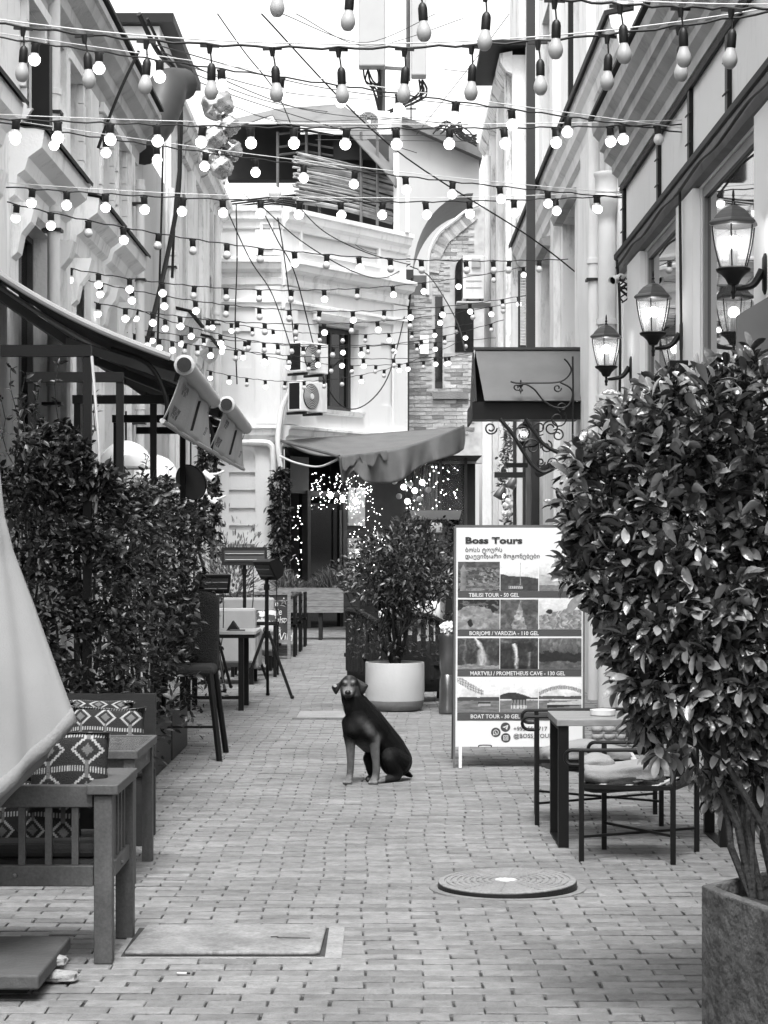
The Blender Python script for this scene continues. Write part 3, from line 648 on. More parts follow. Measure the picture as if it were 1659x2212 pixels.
def twig(mb, p, q, r0, r1, seed=0, n=6, wig=.03, k=6):
    rr = random.Random(seed); p, q = Vector(p), Vector(q); pts = []
    for i in range(n + 1):
        t = i / n; w_ = wig * math.sin(math.pi * t); pts.append(p.lerp(q, t) + Vector((rr.uniform(-w_, w_), rr.uniform(-w_, w_), rr.uniform(-w_, w_)*.5)))
    mb.tube(pts, [r0 + (r1 - r0) * i / n for i in range(n + 1)], k); return pts
# ---------------------------------------------------------------- covers in the paving
CONC = M('old_concrete', .17, .85, .2, 3, .8, 18, stain=.6, stain_v=.14, fine=.15)
CONCL = M('pale_concrete', .24, .85, .18, 5, .9, 26, stain=.5, stain_v=.2, fine=.15)
s1 = thing('concrete_cover', 'worn rectangular concrete cover slab set in the paving by the bench', 'slab', (-.57, 7.7, 0))
MB().box(SLAB[0], SLAB[1], SLAB[2], SLAB[3], -.04, .0165).build('surround', CONCL, s1)
MB().prism([(-.95, 7.455), (-.255, 7.455), (-.235, 7.475), (-.225, 7.98), (-.24, 8.0), (-.93, 8.0)], lambda x, y, z: (x, y, z), .0186, .034).build('lid', M('slab_concrete', .2, .85, .25, 5, 1.0, 14, stain=.9, stain_v=.12, fine=.2), s1, bevel=.006)
mb = MB().tube(smooth_path([(-.43 + .03*math.sin(i), 7.73 + .004*math.sin(i*2.3), .034) for i in range(2)] + [(-.4+.03*i, 7.715 - .003*i, .034) for i in range(5)], 3), .004, 5); mb.build('crack', JOINT, s1)
MB().box(-.962, -.216, 7.447, 8.008, .0166, .0185).build('gap', JOINT, s1)
s2 = thing('concrete_cover', 'small broken concrete cover in the paving behind the dog', 'slab', (-.45, 18.4, 0))
MB().box(COV2[0], COV2[1], COV2[2], COV2[3], -.04, .016).build('lid', CONCL, s2); MB().box(COV2[0]-.03, COV2[1], COV2[2]-.05, COV2[2]-.006, -.04, .03).build('edge', CONC, s2)
mh_ = thing('manhole_cover', 'round raised manhole cover with ring pattern in front of the table', 'manhole cover', (MAN[0], MAN[1], 0))
MCON = M('manhole_concrete', .2, .8, .15, 6, .5, 40, fine=.15)
tm = Matrix.Rotation(math.radians(-1.0), 3, 'Y') @ Matrix.Rotation(math.radians(1.2), 3, 'X')
MB().lathe([(.30,-.03),(.352,-.03),(.345,.016),(.312,.0165),(.312,-.02)], (MAN[0], MAN[1], 0), 64, cap=False).build('ring', CONC, mh_, smooth=True)
prof_ = [(.302,-.02),(.304,.022)]
for k in range(9):
    r = .296 - k*.028; prof_ += [(r, .026), (r - .017, .026), (r - .0185, .0215), (r - .0255, .0215)]
prof_ += [(.03,.026),(0.001,.026)]
MB().lathe(prof_, (MAN[0], MAN[1], .022), 72, mat=tm).build('lid', MCON, mh_, smooth=True)
MB().lathe([(.3035,-.03),(.3065,-.028),(.3065,.017),(.3035,.019)], (MAN[0], MAN[1], .022), 72, mat=tm, cap=False).build('lid_shadow_band', IRON, mh_, smooth=True)  # dark band colours in the shadow under the lid's rim
for k in range(10):
    a = 2*math.pi*k/10 + .15; d = Vector((math.cos(a), math.sin(a), 0)); c = Vector((MAN[0], MAN[1], .0465))
    MB().bar(c + tm @ (d*.09), c + tm @ (d*.27), .009, .004).build('rib', CONC, mh_)
MB().blob((MAN[0]-.01, MAN[1], .046), (.05, .045, .007), 12, lambda d: 1 + .2*math.sin(d.x*7+d.y*5)).build('cement_patch', M('fresh_cement', .5, .8, .1, 20, .4, 60), mh_, smooth='all')
for i, (px, py, lab) in enumerate(((395, 2113, 'pale cigarette end on the paving near the left foreground slab'), (955, 1542, 'tiny white scrap lying beside the white round planter'))):
    Y = GY(py); p = W(px, py, Y); t = thing('cigarette_end', lab, 'litter', (p.x, p.y, .012))
    MB().tube([(p.x-.02, Y, .018), (p.x+.014, Y-.004, .018)], .0035, 8).build('paper', WHITEP, t); MB().tube([(p.x+.0145, Y-.004, .018), (p.x+.026, Y-.005, .018)], .0036, 8).build('tip', CUSHD, t)
# ---------------------------------------------------------------- dog
DY = 13.02
dog = thing('dog', 'black and tan dog sitting on the paving with white ear tag', 'dog', W(829.5, 1190, DY) * 0 + Vector(((788 - CX)*DY/FPX, DY, 0.012)))
dl = OFF[dog.name]
def capsule(mb, a, b, ra, rb, n=14):
    a, b = Vector(a), Vector(b); A, B, d = fr(b - a); L_ = (b - a).length; k = 5; b0 = len(mb.v); rings = []
    for i in range(k + 1): t = math.pi/2 * i / k; rings.append((-ra*math.cos(t), ra*math.sin(t)))
    for i in range(k + 1): t = math.pi/2 * i / k; rings.append((L_ + rb*math.sin(t), rb*math.cos(t)))
    for z, r in rings:
        for q in range(n):
            t = 2*math.pi*q/n; mb.v.append(tuple(a + d*z + A*(max(r,1e-4)*math.cos(t)) + B*(max(r,1e-4)*math.sin(t))))
    for i in range(len(rings)-1):
        for q in range(n):
            q2 = (q+1) % n; mb.f.append((b0+i*n+q, b0+i*n+q2, b0+(i+1)*n+q2, b0+(i+1)*n+q))
    mb.f.append(tuple(b0+q for q in reversed(range(n)))); mb.f.append(tuple(b0+(len(rings)-1)*n+q for q in range(n)))
dm = MB()
def chain(pts):
    for (p, q) in zip(pts, pts[1:]): capsule(dm, p[:3], q[:3], p[3], q[3])
chain([(.20,.20,.125,.108), (.155,.19,.21,.105), (.085,.15,.30,.105), (.02,.09,.375,.112), (-.02,.07,.43,.105), (-.05,.05,.485,.09), (-.078,.03,.54,.073), (-.096,.02,.60,.064)])   # back and neck
chain([(-.06,.03,.36,.082), (-.045,.02,.41,.082), (-.035,.05,.33,.082), (.04,.12,.25,.075)])                                      # chest and belly
chain([(-.098,.018,.630,.061), (-.098,.0,.643,.053)]); chain([(-.1,-.02,.61,.047), (-.104,-.06,.595,.04), (-.106,-.105,.586,.031)])   # skull and muzzle
chain([(-.125,.0,.598,.034), (-.108,-.05,.585,.03)]); chain([(-.072,.0,.598,.034), (-.1,-.05,.585,.03)])                             # cheeks
chain([(-.106,-.06,.573,.026), (-.106,-.098,.566,.022)])                                                                      # lower jaw
chain([(-.095,.045,.385,.055), (-.095,.03,.30,.044), (-.092,.018,.235,.031), (-.09,.005,.14,.024), (-.092,.0,.09,.0235), (-.096,-.008,.05,.022), (-.108,-.03,.024,.022)])
chain([(.0,.02,.385,.062), (.035,.02,.315,.052), (.062,.03,.27,.04), (.066,.015,.215,.034), (.072,.0,.14,.026), (.074,-.008,.09,.025), (.07,-.015,.05,.024), (.055,-.04,.024,.023)])
for px, sx in ((-.108, 0), (.055, 0)):
    for k in (-1, -.33, .33, 1): capsule(dm, (px + k*.017, -.045 if px > 0 else -.035, .018), (px + k*.021 - .004, -.068 if px > 0 else -.058, .012), .0125, .0105, 8)
chain([(.215,.16,.125,.082), (.18,.08,.165,.062), (.155,.04,.175,.05)]); chain([(.155,.04,.17,.052), (.18,.075,.09,.05), (.205,.11,.055,.042)])   # near thigh
chain([(.205,.1,.035,.03), (.15,.045,.028,.024), (.105,.01,.022,.022)])                                                          # near hind foot
for k in (-.5, .5): capsule(dm, (.105, .01 + k*.02, .016), (.088, -.004 + k*.024, .013), .013, .011, 8)
chain([(.05,.17,.17,.055), (.022,.11,.15,.036), (.04,.13,.07,.03), (.05,.15,.035,.026)]); chain([(.05,.15,.03,.024), (.022,.09,.02,.02)])
chain([(.25,.27,.05,.028), (.285,.3,.025,.018), (.3,.28,.018,.012)])
me = bpy.data.meshes.new('dog_form'); me.from_pydata(dm.v, [], dm.f); me.update()
tmp = bpy.data.objects.new('dog_form', me); COL.objects.link(tmp)
m_ = tmp.modifiers.new('r', 'REMESH'); m_.mode = 'VOXEL'; m_.voxel_size = .0045; m2 = tmp.modifiers.new('s', 'SMOOTH'); m2.iterations = 5; m2.factor = .5
dg = bpy.context.evaluated_depsgraph_get(); dme = bpy.data.meshes.new_from_object(tmp.evaluated_get(dg)); bpy.data.objects.remove(tmp)
co = np.empty(len(dme.vertices)*3); dme.vertices.foreach_get('co', co); co = co.reshape(-1, 3); x, y_, z = co.T
def sst(v, a, b): t = np.clip((v-a)/(b-a), 0, 1); return t*t*(3-2*t)
nz = .5 + .25*np.sin(x*90+z*60) + .25*np.sin(z*130-y_*80)
coat = np.full(len(co), .0018)                       # black saddle
leg = 1 - sst(z, .215, .30); legm = leg * ((x < .095) & (y_ < .075))
coat = coat + legm * (.085 - coat) * 1.0
paw = (1 - sst(z, .03, .075)) * (y_ < .06) * (x < .13); coat += paw * (.15 - coat)
ch = np.exp(-(((x+.075)/.05)**2 + ((z-.375)/.05)**2)) * (y_ < .06); coat += ch * .022
ch2 = np.exp(-(((x-.01-(.375-z)*.6)/.03)**2 + ((z-.36)/.05)**2)) * (y_ < .05); coat += ch2 * .11
el = np.exp(-(((x-.085)/.022)**2 + ((z-.285)/.03)**2)) * (y_ < .08); coat += el * .11
th = np.exp(-(((x-.15)/.035)**2 + ((z-.16)/.06)**2)) * (y_ < .07); coat += th * .02; hf = (1 - sst(z, .035, .07)) * (x > .08) * (y_ < .08); coat += hf * .025
neckf = np.exp(-(((x+.1)/.035)**2 + ((z-.50)/.035)**2)) * (y_ < .0); coat += neckf * .02
head = sst(z, .555, .57) * (y_ < .03) * (x < -.02); face = head * np.exp(-(((x+.104)/.046)**2)) * (1 - .8*sst(z, .617, .648)); coat += face * (.15 - coat)
br_ = (np.exp(-(((x+.122)/.012)**2 + ((z-.655)/.009)**2)) + np.exp(-(((x+.076)/.012)**2 + ((z-.655)/.009)**2))) * (y_ < .0); coat += br_ * .26
eyes = (np.exp(-(((x+.124)/.014)**2 + ((z-.634)/.0085)**2)) + np.exp(-(((x+.077)/.014)**2 + ((z-.634)/.0085)**2))) * (y_ < .01); coat *= 1 - .97*np.clip(eyes*1.4, 0, 1)
mz = np.exp(-(((np.abs(x+.106)-.022)/.012)**2 + ((z-.592)/.018)**2)) * (y_ < -.03); coat += mz * .24
br2 = np.exp(-(((x+.1)/.008)**2)) * sst(z, .615, .64) * (y_ < .0) * (z < .69); coat += br2 * .06
mouth = np.exp(-(((z-.569)/.006)**2)) * (y_ < -.04); coat *= 1 - .8*mouth
coat *= .85 + .3*nz
at_ = dme.attributes.new('tone', 'FLOAT', 'POINT'); at_.data.foreach_set('value', np.clip(coat, .0015, .6).astype(np.float32))
dme.polygons.foreach_set('use_smooth', [True]*len(dme.polygons))
COAT = M('dog_coat', 1.0, .45, .18, 40, .7, 200, attr='tone', arange=(0, 1), spec=.10)
dme.materials.clear(); dme.materials.append(COAT); link('body', dme, None, dog)
def loc(p): return Vector(p) + dl
EARM = M('dog_ear', .012, .6, .3, 30, .4, 200)
for sgn, pts in ((-1, [(-.143,.018,.672),(-.166,.004,.645),(-.208,-.004,.625),(-.208,-.008,.605),(-.186,-.012,.572),(-.168,-.006,.590),(-.15,.008,.632)]),
                 (1, [(-.052,.018,.672),(-.03,.004,.66),(.018,-.004,.632),(.016,-.008,.612),(-.012,-.012,.568),(-.03,-.006,.58),(-.045,.008,.632)])):
    c = sum((Vector(p) for p in pts), Vector())/len(pts); mb = MB()
    ring = smooth_path(pts + [pts[0]], 4)[:-1]; n = len(ring)
    vs = [loc(p) for p in ring] + [loc(c + Vector((0, -.012, 0)))]; vs += [v + Vector((0, .009, 0)) for v in vs]
    m1 = n + 1
    mb.add(vs, [(i, (i+1) % n, n) for i in range(n)] + [((i+1) % n + m1, i + m1, n + m1) for i in range(n)] + [(i, i+m1, (i+1) % n + m1, (i+1) % n) for i in range(n)])
    e = mb.build('ear', EARM, dog, smooth='all')
    OFF[e.name] = dl
    if sgn < 0: MB().lathe([(.0105,-.002),(.0105,.002),(.001,.003)], loc((-.1895,-.0195,.628)), 16, mat=Matrix.Rotation(math.radians(90), 3, 'X')).build('ear_tag', CANVASL, e)
NOSE = M('dog_nose', .008, .3, .1, 30); EYE = M('dog_eye', .006, .08, .1, 10, coat=1)
MB().blob(loc((-.106,-.134,.592)), (.020,.013,.016), 14, lambda d: 1 - .12*max(0, -d.z)).build('nose', NOSE, dog, smooth='all')
for ex in (-.124, -.077): MB().blob(loc((ex,-.054,.634)), (.0105,.0075,.0075), 12).build('eye', EYE, dog, smooth='all')
# ---------------------------------------------------------------- text helper
def text(body, name, mat, parent, loc_, h, sx=1.0, bold=0.0, align='LEFT', rot=(math.radians(90), 0, 0), shear=0.0):
    cu = bpy.data.curves.new(name, 'FONT'); cu.body = body; cu.size = h; cu.align_x = align; cu.offset = bold; cu.extrude = .0004; cu.resolution_u = 2; cu.shear = shear
    t = bpy.data.objects.new(name, cu); COL.objects.link(t)
    bpy.context.view_layer.update()
    me = bpy.data.meshes.new_from_object(t.evaluated_get(bpy.context.evaluated_depsgraph_get())); bpy.data.objects.remove(t)
    o = link(name, me, mat, parent); o.location = Vector(loc_) - OFF.get(parent.name, Vector((0,0,0))); o.rotation_euler = rot; o.scale = (sx, 1, 1); return o
# ---------------------------------------------------------------- tour sign (A board)
sg = thing('tour_sign', 'tall white tour price board with twelve photos standing beside the bush', 'sign', W(1128, 1662, 13.97))
SM = .4336 * 13.97 / FPX; SX0 = (986.4 - CX)*13.97/FPX; SZT = CAMH - (1139.8 - HZ)*13.97/FPX
def sx(zx): return SX0 + (zx - 108)*SM
def sz(zy): return SZT - (zy - 88)*SM
SY = 13.97; lean = .10
def sp(zx, zy, d=0): z = sz(zy); return Vector((sx(zx) - .012*(1 - z/1.66), SY + lean*z/1.66 - d, z))
def spq(name, mat, x0, x1, y0, y1, d, parent): return MB().add([sp(x0,y1,d), sp(x1,y1,d), sp(x1,y0,d), sp(x0,y0,d)], [(0,1,2,3)]).build(name, mat, parent)
PRINT_W = M('print_white', .62, .45, .03, 2); PRINT_D = M('print_dark', .055, .45, .08, 3); INK = M('print_ink', .03, .5, .05, 2)
mb = MB(); mb.add([sp(108,1180,0), sp(745,1180,0), sp(745,88,0), sp(108,88,0)] + [p + Vector((0,.02,0)) for p in (sp(108,1180), sp(745,1180), sp(745,88), sp(108,88))], [(0,1,2,3),(7,6,5,4),(0,4,5,1),(1,5,6,2),(2,6,7,3),(3,7,4,0)])
pn = mb.build('board', PRINT_W, sg); OFF[pn.name] = OFF[sg.name]
mb = MB()
for zx in (104, 749): mb.bar(sp(zx, 84, -.01), sp(zx, 1290, -.01), .014, .028)
mb.bar(sp(104, 84, -.01), sp(749, 84, -.01), .014, .028)
mb.build('frame', MGREY, sg)
for zx in (134, 720): MB().bar(sp(zx, 1183, -.004), (sp(zx, 1300).x, SY - .02, .012), .02, .02).build('leg', WHITEP, sg)
MB().bar((sx(104), SY+.62, .012), sp(104, 84, -.04), .022, .022).build('leg', MGREY, sg); MB().bar((sx(749), SY+.62, .012), sp(749, 84, -.04), .022, .022).build('leg', MGREY, sg)
MB().add([(sx(108), SY+.55, .2), (sx(745), SY+.55, .2), (sp(745, 90).x, SY+.14, sz(95)), (sp(108, 90).x, SY+.14, sz(95))], [(0,1,2,3)]).build('back_board', PRINT_W, sg, solid=.015)
MB().tube(smooth_path([sp(225,1180,.004), sp(232,1172,.012), sp(285,1172,.012), sp(288,1180,.004)], 3), .004, 5).build('clip', IRON, sg)
PIC = M('photo_print', 1.0, .4, .0, 1, attr='tone', arange=(0, 1))
def noise2(u, v, sc, seed, oct_=4):
    out = np.zeros_like(u); amp = .5; rr = np.random.default_rng(seed)
    for k in range(oct_):
        g_ = rr.random((64, 64)); a = u*sc*2**k; b = v*sc*2**k; i = a.astype(int) % 63; j = b.astype(int) % 63; fa = a - np.floor(a); fb = b - np.floor(b)
        fa = fa*fa*(3-2*fa); fb = fb*fb*(3-2*fb)
        out += amp*((g_[i,j]*(1-fa)+g_[i+1,j]*fa)*(1-fb) + (g_[i,j+1]*(1-fa)+g_[i+1,j+1]*fa)*fb); amp *= .5
    return out
def photo(k, u, v):                                 # v = 0 bottom, 1 top: small monochrome landscapes
    wx_ = noise2(u, v, 6, k+200); wy_ = noise2(u, v, 6, k+210); am = .035 if k in (0, 1) else (.16 if k in (3,4,5,6,7,8) else .03)
    u, v = np.clip(u + am*(wx_-.47), 0, 1), np.clip(v + am*(wy_-.47), 0, 1); n1 = noise2(u, v, 5, k); n2 = noise2(u, v, 13, k+30); n3 = noise2(u*1.0, v*.35, 22, k+60)
    sky_ = .42 + .25*v + .3*(n1-.45)
    if k == 0:
        sc_ = 9 + 8*v; bx = np.floor(u*sc_+.4*np.floor(v*11)); by = np.floor(v*11+.35*np.sin(bx*3.1)); h_ = np.abs(np.modf(np.sin(bx*12.9+by*78.2)*4375.5)[0]); fx = np.modf(u*sc_+.4*np.floor(v*11))[0]; fy = np.modf(v*11+9+.35*np.sin(bx*3.1))[0]
        im = .06 + .34*h_*(.5+n1); im = np.where(fy > .72, .10+.12*h_, im); win = (np.abs(np.modf(fx*3)[0]-.5) < .22) & (np.abs(fy-.36) < .17); im = np.where(win, im*.3, im); im = np.where(n1*n2 > .30, .03+.08*n2, im)
        im = np.where(v > .8, .04+.16*n2, im); tw = (np.abs(u-.13) < .07) & (v < .66); im = np.where(tw, .17+.12*n2-.8*(u-.13), im); cone = (v > .66) & (v < .92) & (np.abs(u-.13) < .085*(1-(v-.66)/.26)); return np.where(cone, .28, im)
    if k == 1:
        rid = .5 + .12*noise2(u, u*0, 3, 5) - .1*u; im = np.where(v < rid, .04+.12*n2*(.4+n1), sky_*1.1); im = np.where((np.abs(u-.53) < .008+.03*np.clip(.5-v, 0, .3)) & (v < .97) & (v > .2), .3, im)
        return np.where((np.abs(v-.12) < .05) & (np.abs(u-.4) < .18) & (np.modf(u*20)[0] < .7), .45, im)
    if k == 2:
        im = sky_; im = np.where(v < .5 - .4*(u-.2), .3+.25*n2, im); return np.where((v < .2), .15+.2*n2, np.where((u > .45) & (v < u*.9), np.where(np.modf(u*9+v*3)[0] < .3, .06, .5*n1+.15), im))
    if k in (3, 4, 5):
        im = .05+.6*n1*n2; 
        if k == 3: im = np.where(v > .62+.2*np.sin(u*4), .03+.12*(n2 > .55)*n1*2, im+.1); im = np.where(((u-.3)**2*2+(v-.2)**2 < .012), .02, im)
        if k == 4: im = np.where(np.abs(v-.75) < .2, im*.6+.05, im); im = np.where(np.abs(u-.5) < .22*(1-v), im+.25*n2, im*.8)
        if k == 5: im = np.where(v > .7-.3*np.abs(u-.7), sky_, .12+.55*n2*(np.modf(u*7+n1*3)[0]*.8+.3)); im = np.where(((u-.25)**2+(v-.62)**2 < .006), .04, im)
        return im
    if k in (6, 7, 8):
        rock = .015 + .34*n3*n1*(.35+n2); soft = lambda x, w: np.clip(1 - np.abs(x)/w, 0, 1)**.8; st_ = noise2(u*1.0, v*.12, 30, k+300)
        if k == 6: im = rock + soft(u-.52-.1*np.sin(v*4), .17*(1.25-v))*(.2+.6*st_)*(v > .1); im = im + soft(u-.16, .05)*.2*st_; return np.where(v < .13, .12+.35*noise2(u*.6, v*4, 12, 9), im)
        if k == 7: im = rock*.8 + soft(u-.42-.03*np.sin(v*7), .07)*(v < .8)*(.25+.6*st_) + soft(u-.78, .05)*(v < .55)*.35*st_; return im*np.where(v < .1, .6, 1) + np.where(v > .82, .25*n2*n1, 0)
        edge = .52 + .22*(noise2(u*1.0, v*0, 14, 77)-.4); im = np.where(v > edge, .08+.75*st_*n2*(v-.2), .015+.05*n2); return np.where(v < .2+.1*n1, .05+.4*n2*n1, im)
    wl = .35; im = np.where(v > wl, sky_*1.15, .12+.22*noise2(u*.5, v*3, 9, k))
    if k == 9:
        arch = (v > .45+.5*(1-u)**1.6-.08) & (v < .5+.6*(1-u)**1.5) & (u < .62); im = np.where(arch, np.where((np.modf(u*16)[0] < .18) | (np.modf(v*14+u*6)[0] < .18), .12, .5), im); im = np.where((v > .33) & (v < .44), .1, im)
        return np.where((np.abs(v-.24) < .06) & (np.abs(u-.65) < .15), np.where(v > .25, .05, .4), im)
    if k == 10:
        im = np.where((v > .38) & (v < .5+.08*np.sin(u*5)), .04+.06*n2, im); return np.where((np.abs(u-.5) < .2) & (v > .1) & (v < .42), np.where((v > .36) | (np.modf(u*12)[0] < .25), .05, np.where(v < .2, .55, .25)), im)
    sp_ = .72 - 1.1*(u-.55)**2*.6; im = np.where((v > sp_-.05) & (v < sp_+.06), np.where(np.modf(u*30)[0] < .3, .1, .45), im); im = np.where((v > .38) & (v < .47), .08+.08*n2, im)
    return np.where((np.abs(v-.2-.18*(u-.2)*.5) < .07) & (u > .2), np.where(v > .22, .5, .04), im)
cols = [(118, 328), (331, 521), (525, 738)]; rowsz = [(258, 404), (447, 596), (640, 794), (838, 1009)]; barsz = [(405, 438), (597, 630), (795, 831), (1010, 1050)]
for r in range(4):
    for c in range(3):
        k = r*3 + c; x0, x1 = cols[c]; y0, y1 = rowsz[r]; NU, NV = 84, 62
        uu, vv = np.meshgrid(np.linspace(0, 1, NU+1), np.linspace(0, 1, NV+1), indexing='ij')
        mb = MB().grid(lambda u, v: sp(x0+(x1-x0)*u, y1-(y1-y0)*v, .0016), NU, NV); o = mb.build('photo', PIC, pn)
        tone_mesh(o.data, np.clip((photo(k, uu, vv)*1.05)**1.35*(.8+.4*noise2(uu, vv, 24, k+90, 3)), .006, .7).ravel())
    spq('caption_bar', PRINT_D, 118, 738, barsz[r][0], barsz[r][1], .0018, pn)
for body, zx, zy in (('TBILISI TOUR - 50 GEL', 173, 434), ('BORJOMI / VARDZIA - 110 GEL', 176, 625), ('MARTVILI / PROMETHEUS CAVE - 130 GEL', 181, 825), ('BOAT TOUR - 30 GEL', 184, 1039)):
    text(body, 'caption', WHITEP, pn, sp(zx, zy, .003), 28*SM, .92, .0006)
text('Boss Tours', 'heading', INK, pn, sp(153, 166, .003), 44*SM, 1.42, .0026)
text('ბოსს ტოურს', 'subheading', INK, pn, sp(153, 208, .003), 29*SM, 1.0, .0003)
text('დაუვიწყარი მოგონებები', 'subheading', INK, pn, sp(153, 240, .003), 29*SM, 1.0, .0003)
text('+995 555 717 1', 'phone_number', INK, pn, sp(398, 1101, .003), 30*SM, 1.0, .0002)
text('@BOSS_TOUR', 'account_name', INK, pn, sp(398, 1136, .003), 30*SM, 1.0, .0002)
for i, (zx, zy) in enumerate(((311, 1109), (359, 1083), (361, 1136))):
    RX = Matrix.Rotation(math.radians(90), 3, 'X')
    ic = MB().lathe([(24*SM, 0), (24*SM, .001), (.0001, .001)], sp(zx, zy, .0015), 24, mat=RX).build('icon', PRINT_D, pn); 
    mb = MB(); c = sp(zx, zy, .0032)
    def ring_(r0, r1, cc, n=20):
        mb.add([cc + Vector((r*math.cos(2*math.pi*q/n), 0, r*math.sin(2*math.pi*q/n))) for r in (r0, r1) for q in range(n)], [(q, (q+1) % n, n+(q+1) % n, n+q) for q in range(n)])
    if i == 0: ring_(11*SM, 14*SM, c); mb.add([c+Vector((x*SM,0,z*SM)) for x, z in ((-14,-15),(-6,-13),(-12,-6))], [(0,1,2)]); mb.add([c+Vector((x*SM,0,z*SM)) for x, z in ((-6,5),(-2,6),(-1,0),(6,-5),(7,-2),(3,-8),(-3,-4))], [(0,1,2,3,4,5,6)])
    if i == 1: mb.add([c+Vector((x*SM,0,z*SM)) for x, z in ((-15,0),(14,12),(8,-13),(0,-7),(9,7),(-4,-4))], [(0,5,4,1),(1,4,3,2)])
    if i == 2:
        for a, b, c_, d_ in ((-12,12,9,12),(-12,12,-12,-9),(-12,-9,-9,9),(9,12,-9,9)): mb.add([c+Vector((x*SM,0,z*SM)) for x, z in ((a,c_),(b,c_),(b,d_),(a,d_))], [(0,1,2,3)])
        ring_(4*SM, 6.5*SM, c)
    mb.build('icon_mark', WHITEP, pn)
# ---------------------------------------------------------------- white round planter with shrub
ps = thing('potted_shrub', 'bushy shrub in a round white planter standing behind the dog', 'plant', (.1, 19.0, 0))
pc = Vector((W(853, 0, 19.0).x, 19.0, .012)); pr = 64*19/FPX
pot = MB().lathe([(pr*.72,0),(pr*.86,.015),(pr*.96,.06),(pr*.985,.1)], pc, 40).build('pot_base', M('pot_grey', .2, .8, .1, 5, .2, 40), ps, smooth=True)
MB().lathe([(pr*.985,.101),(pr*1.0,.2),(pr*.995,.445),(pr*.985,.452),(pr*.93,.452),(pr*.92,.40)], pc, 40, cap=False).build('pot', M('pot_white', .42, .6, .06, 3, .1, 40, stain=.25, stain_v=.35), ps, smooth=True)
MB().lathe([(pr*.925,.41),(.001,.42)], pc, 32).build('soil', SOIL, ps)
mb = MB(); tips = []; rr = random.Random(5); ctr = W(868, 1232, 19.0)
base = pc + Vector((.02, 0, .41))
for i in range(9):
    a = rr.uniform(0, 6.28); mid = base + Vector((rr.uniform(-.25,.25), rr.uniform(-.2,.2), rr.uniform(.3,.5)))
    twig(mb, base + Vector((rr.uniform(-.03,.03), rr.uniform(-.03,.03), 0)), mid, .018, .012, i)
    for j in range(5):
        e = ctr + Vector((rr.gauss(0,.26), rr.gauss(0,.18), rr.gauss(0,.16))); twig(mb, mid, e, .010, .004, i*9+j, wig=.05)
mb.build('stem', BARK, ps, smooth=True)
r = np.random.default_rng(11); n = 3300; q = r.normal(0, 1, (n, 3)); q /= np.linalg.norm(q, axis=1, keepdims=True); rad = r.random(n)**.42
lump = 1 + .13*np.sin(q[:,0]*5+1)+.10*np.sin(q[:,2]*6+q[:,0]*4)
P = np.array(ctr) + q*rad[:,None]*lump[:,None]*np.array([.56,.40,.46]); P[:,2] += .04*np.sin(P[:,0]*9)
D = q*.7 + r.normal(0,.6,(n,3)) + np.array([0,-.1,.15]); leaves('foliage', LEAF, ps, P, D, r.uniform(.045,.08,n), 12, .42)
n = 500; P2 = np.array(pc) + np.stack([r.uniform(-.45,.65,n), r.uniform(-.25,.3,n), r.uniform(.5,.95,n)], 1); leaves('low_foliage', LEAF, ps, P2, r.normal(0,1,(n,3)), r.uniform(.035,.06,n), 14, .4)
# ---------------------------------------------------------------- metal litter bin with paper bag
bn = thing('litter_bin', 'dented cylindrical metal bin between the tour sign and white planter', 'bin', (.62, 18.4, 0)); bx, by = W(967,0,18.6).x, 18.6
def bin_r(d): return 1
mb = MB(); hs = [0,.015,.04,.06,.2,.3,.36,.42,.55,.66,.69,.70,.715,.73]; rs2 = [.075,.083,.083,.077,.076,.075,.068,.074,.076,.077,.084,.084,.086,.08]
mb.lathe([(r_, h_) for r_, h_ in zip(rs2, hs)], (bx, by, .012), 28, cap=False)
mb.v = [(bx + (v[0]-bx)*(1-.12*math.exp(-((v[2]-.37)/.06)**2 - ((v[0]-bx-.01)/.05)**2)), v[1] + (.03*math.exp(-((v[2]-.38)/.05)**2) if v[1] < by else 0), v[2]) for v in mb.v]
mb.build('can', M('bin_metal', .2, .28, .2, 4, .15, 12, metal=.85), bn, smooth=True); MB().lathe([(.07,.5),(.001,.5)], (bx, by, .2), 16).build('inside', BLACK, bn)
pb2 = thing('paper_bag', 'crumpled white paper bag on top of the metal bin', 'bag', (bx, by, .74))
MB().blob((bx+.005, by, .795), (.085,.06,.07), 18, lambda d: .82 + .22*math.sin(d.x*7+d.z*9)*math.sin(d.y*8+d.z*5) + .12*math.sin(d.x*19+d.y*13)).build('paper', M('paper', .6, .7, .15, 12), pb2)
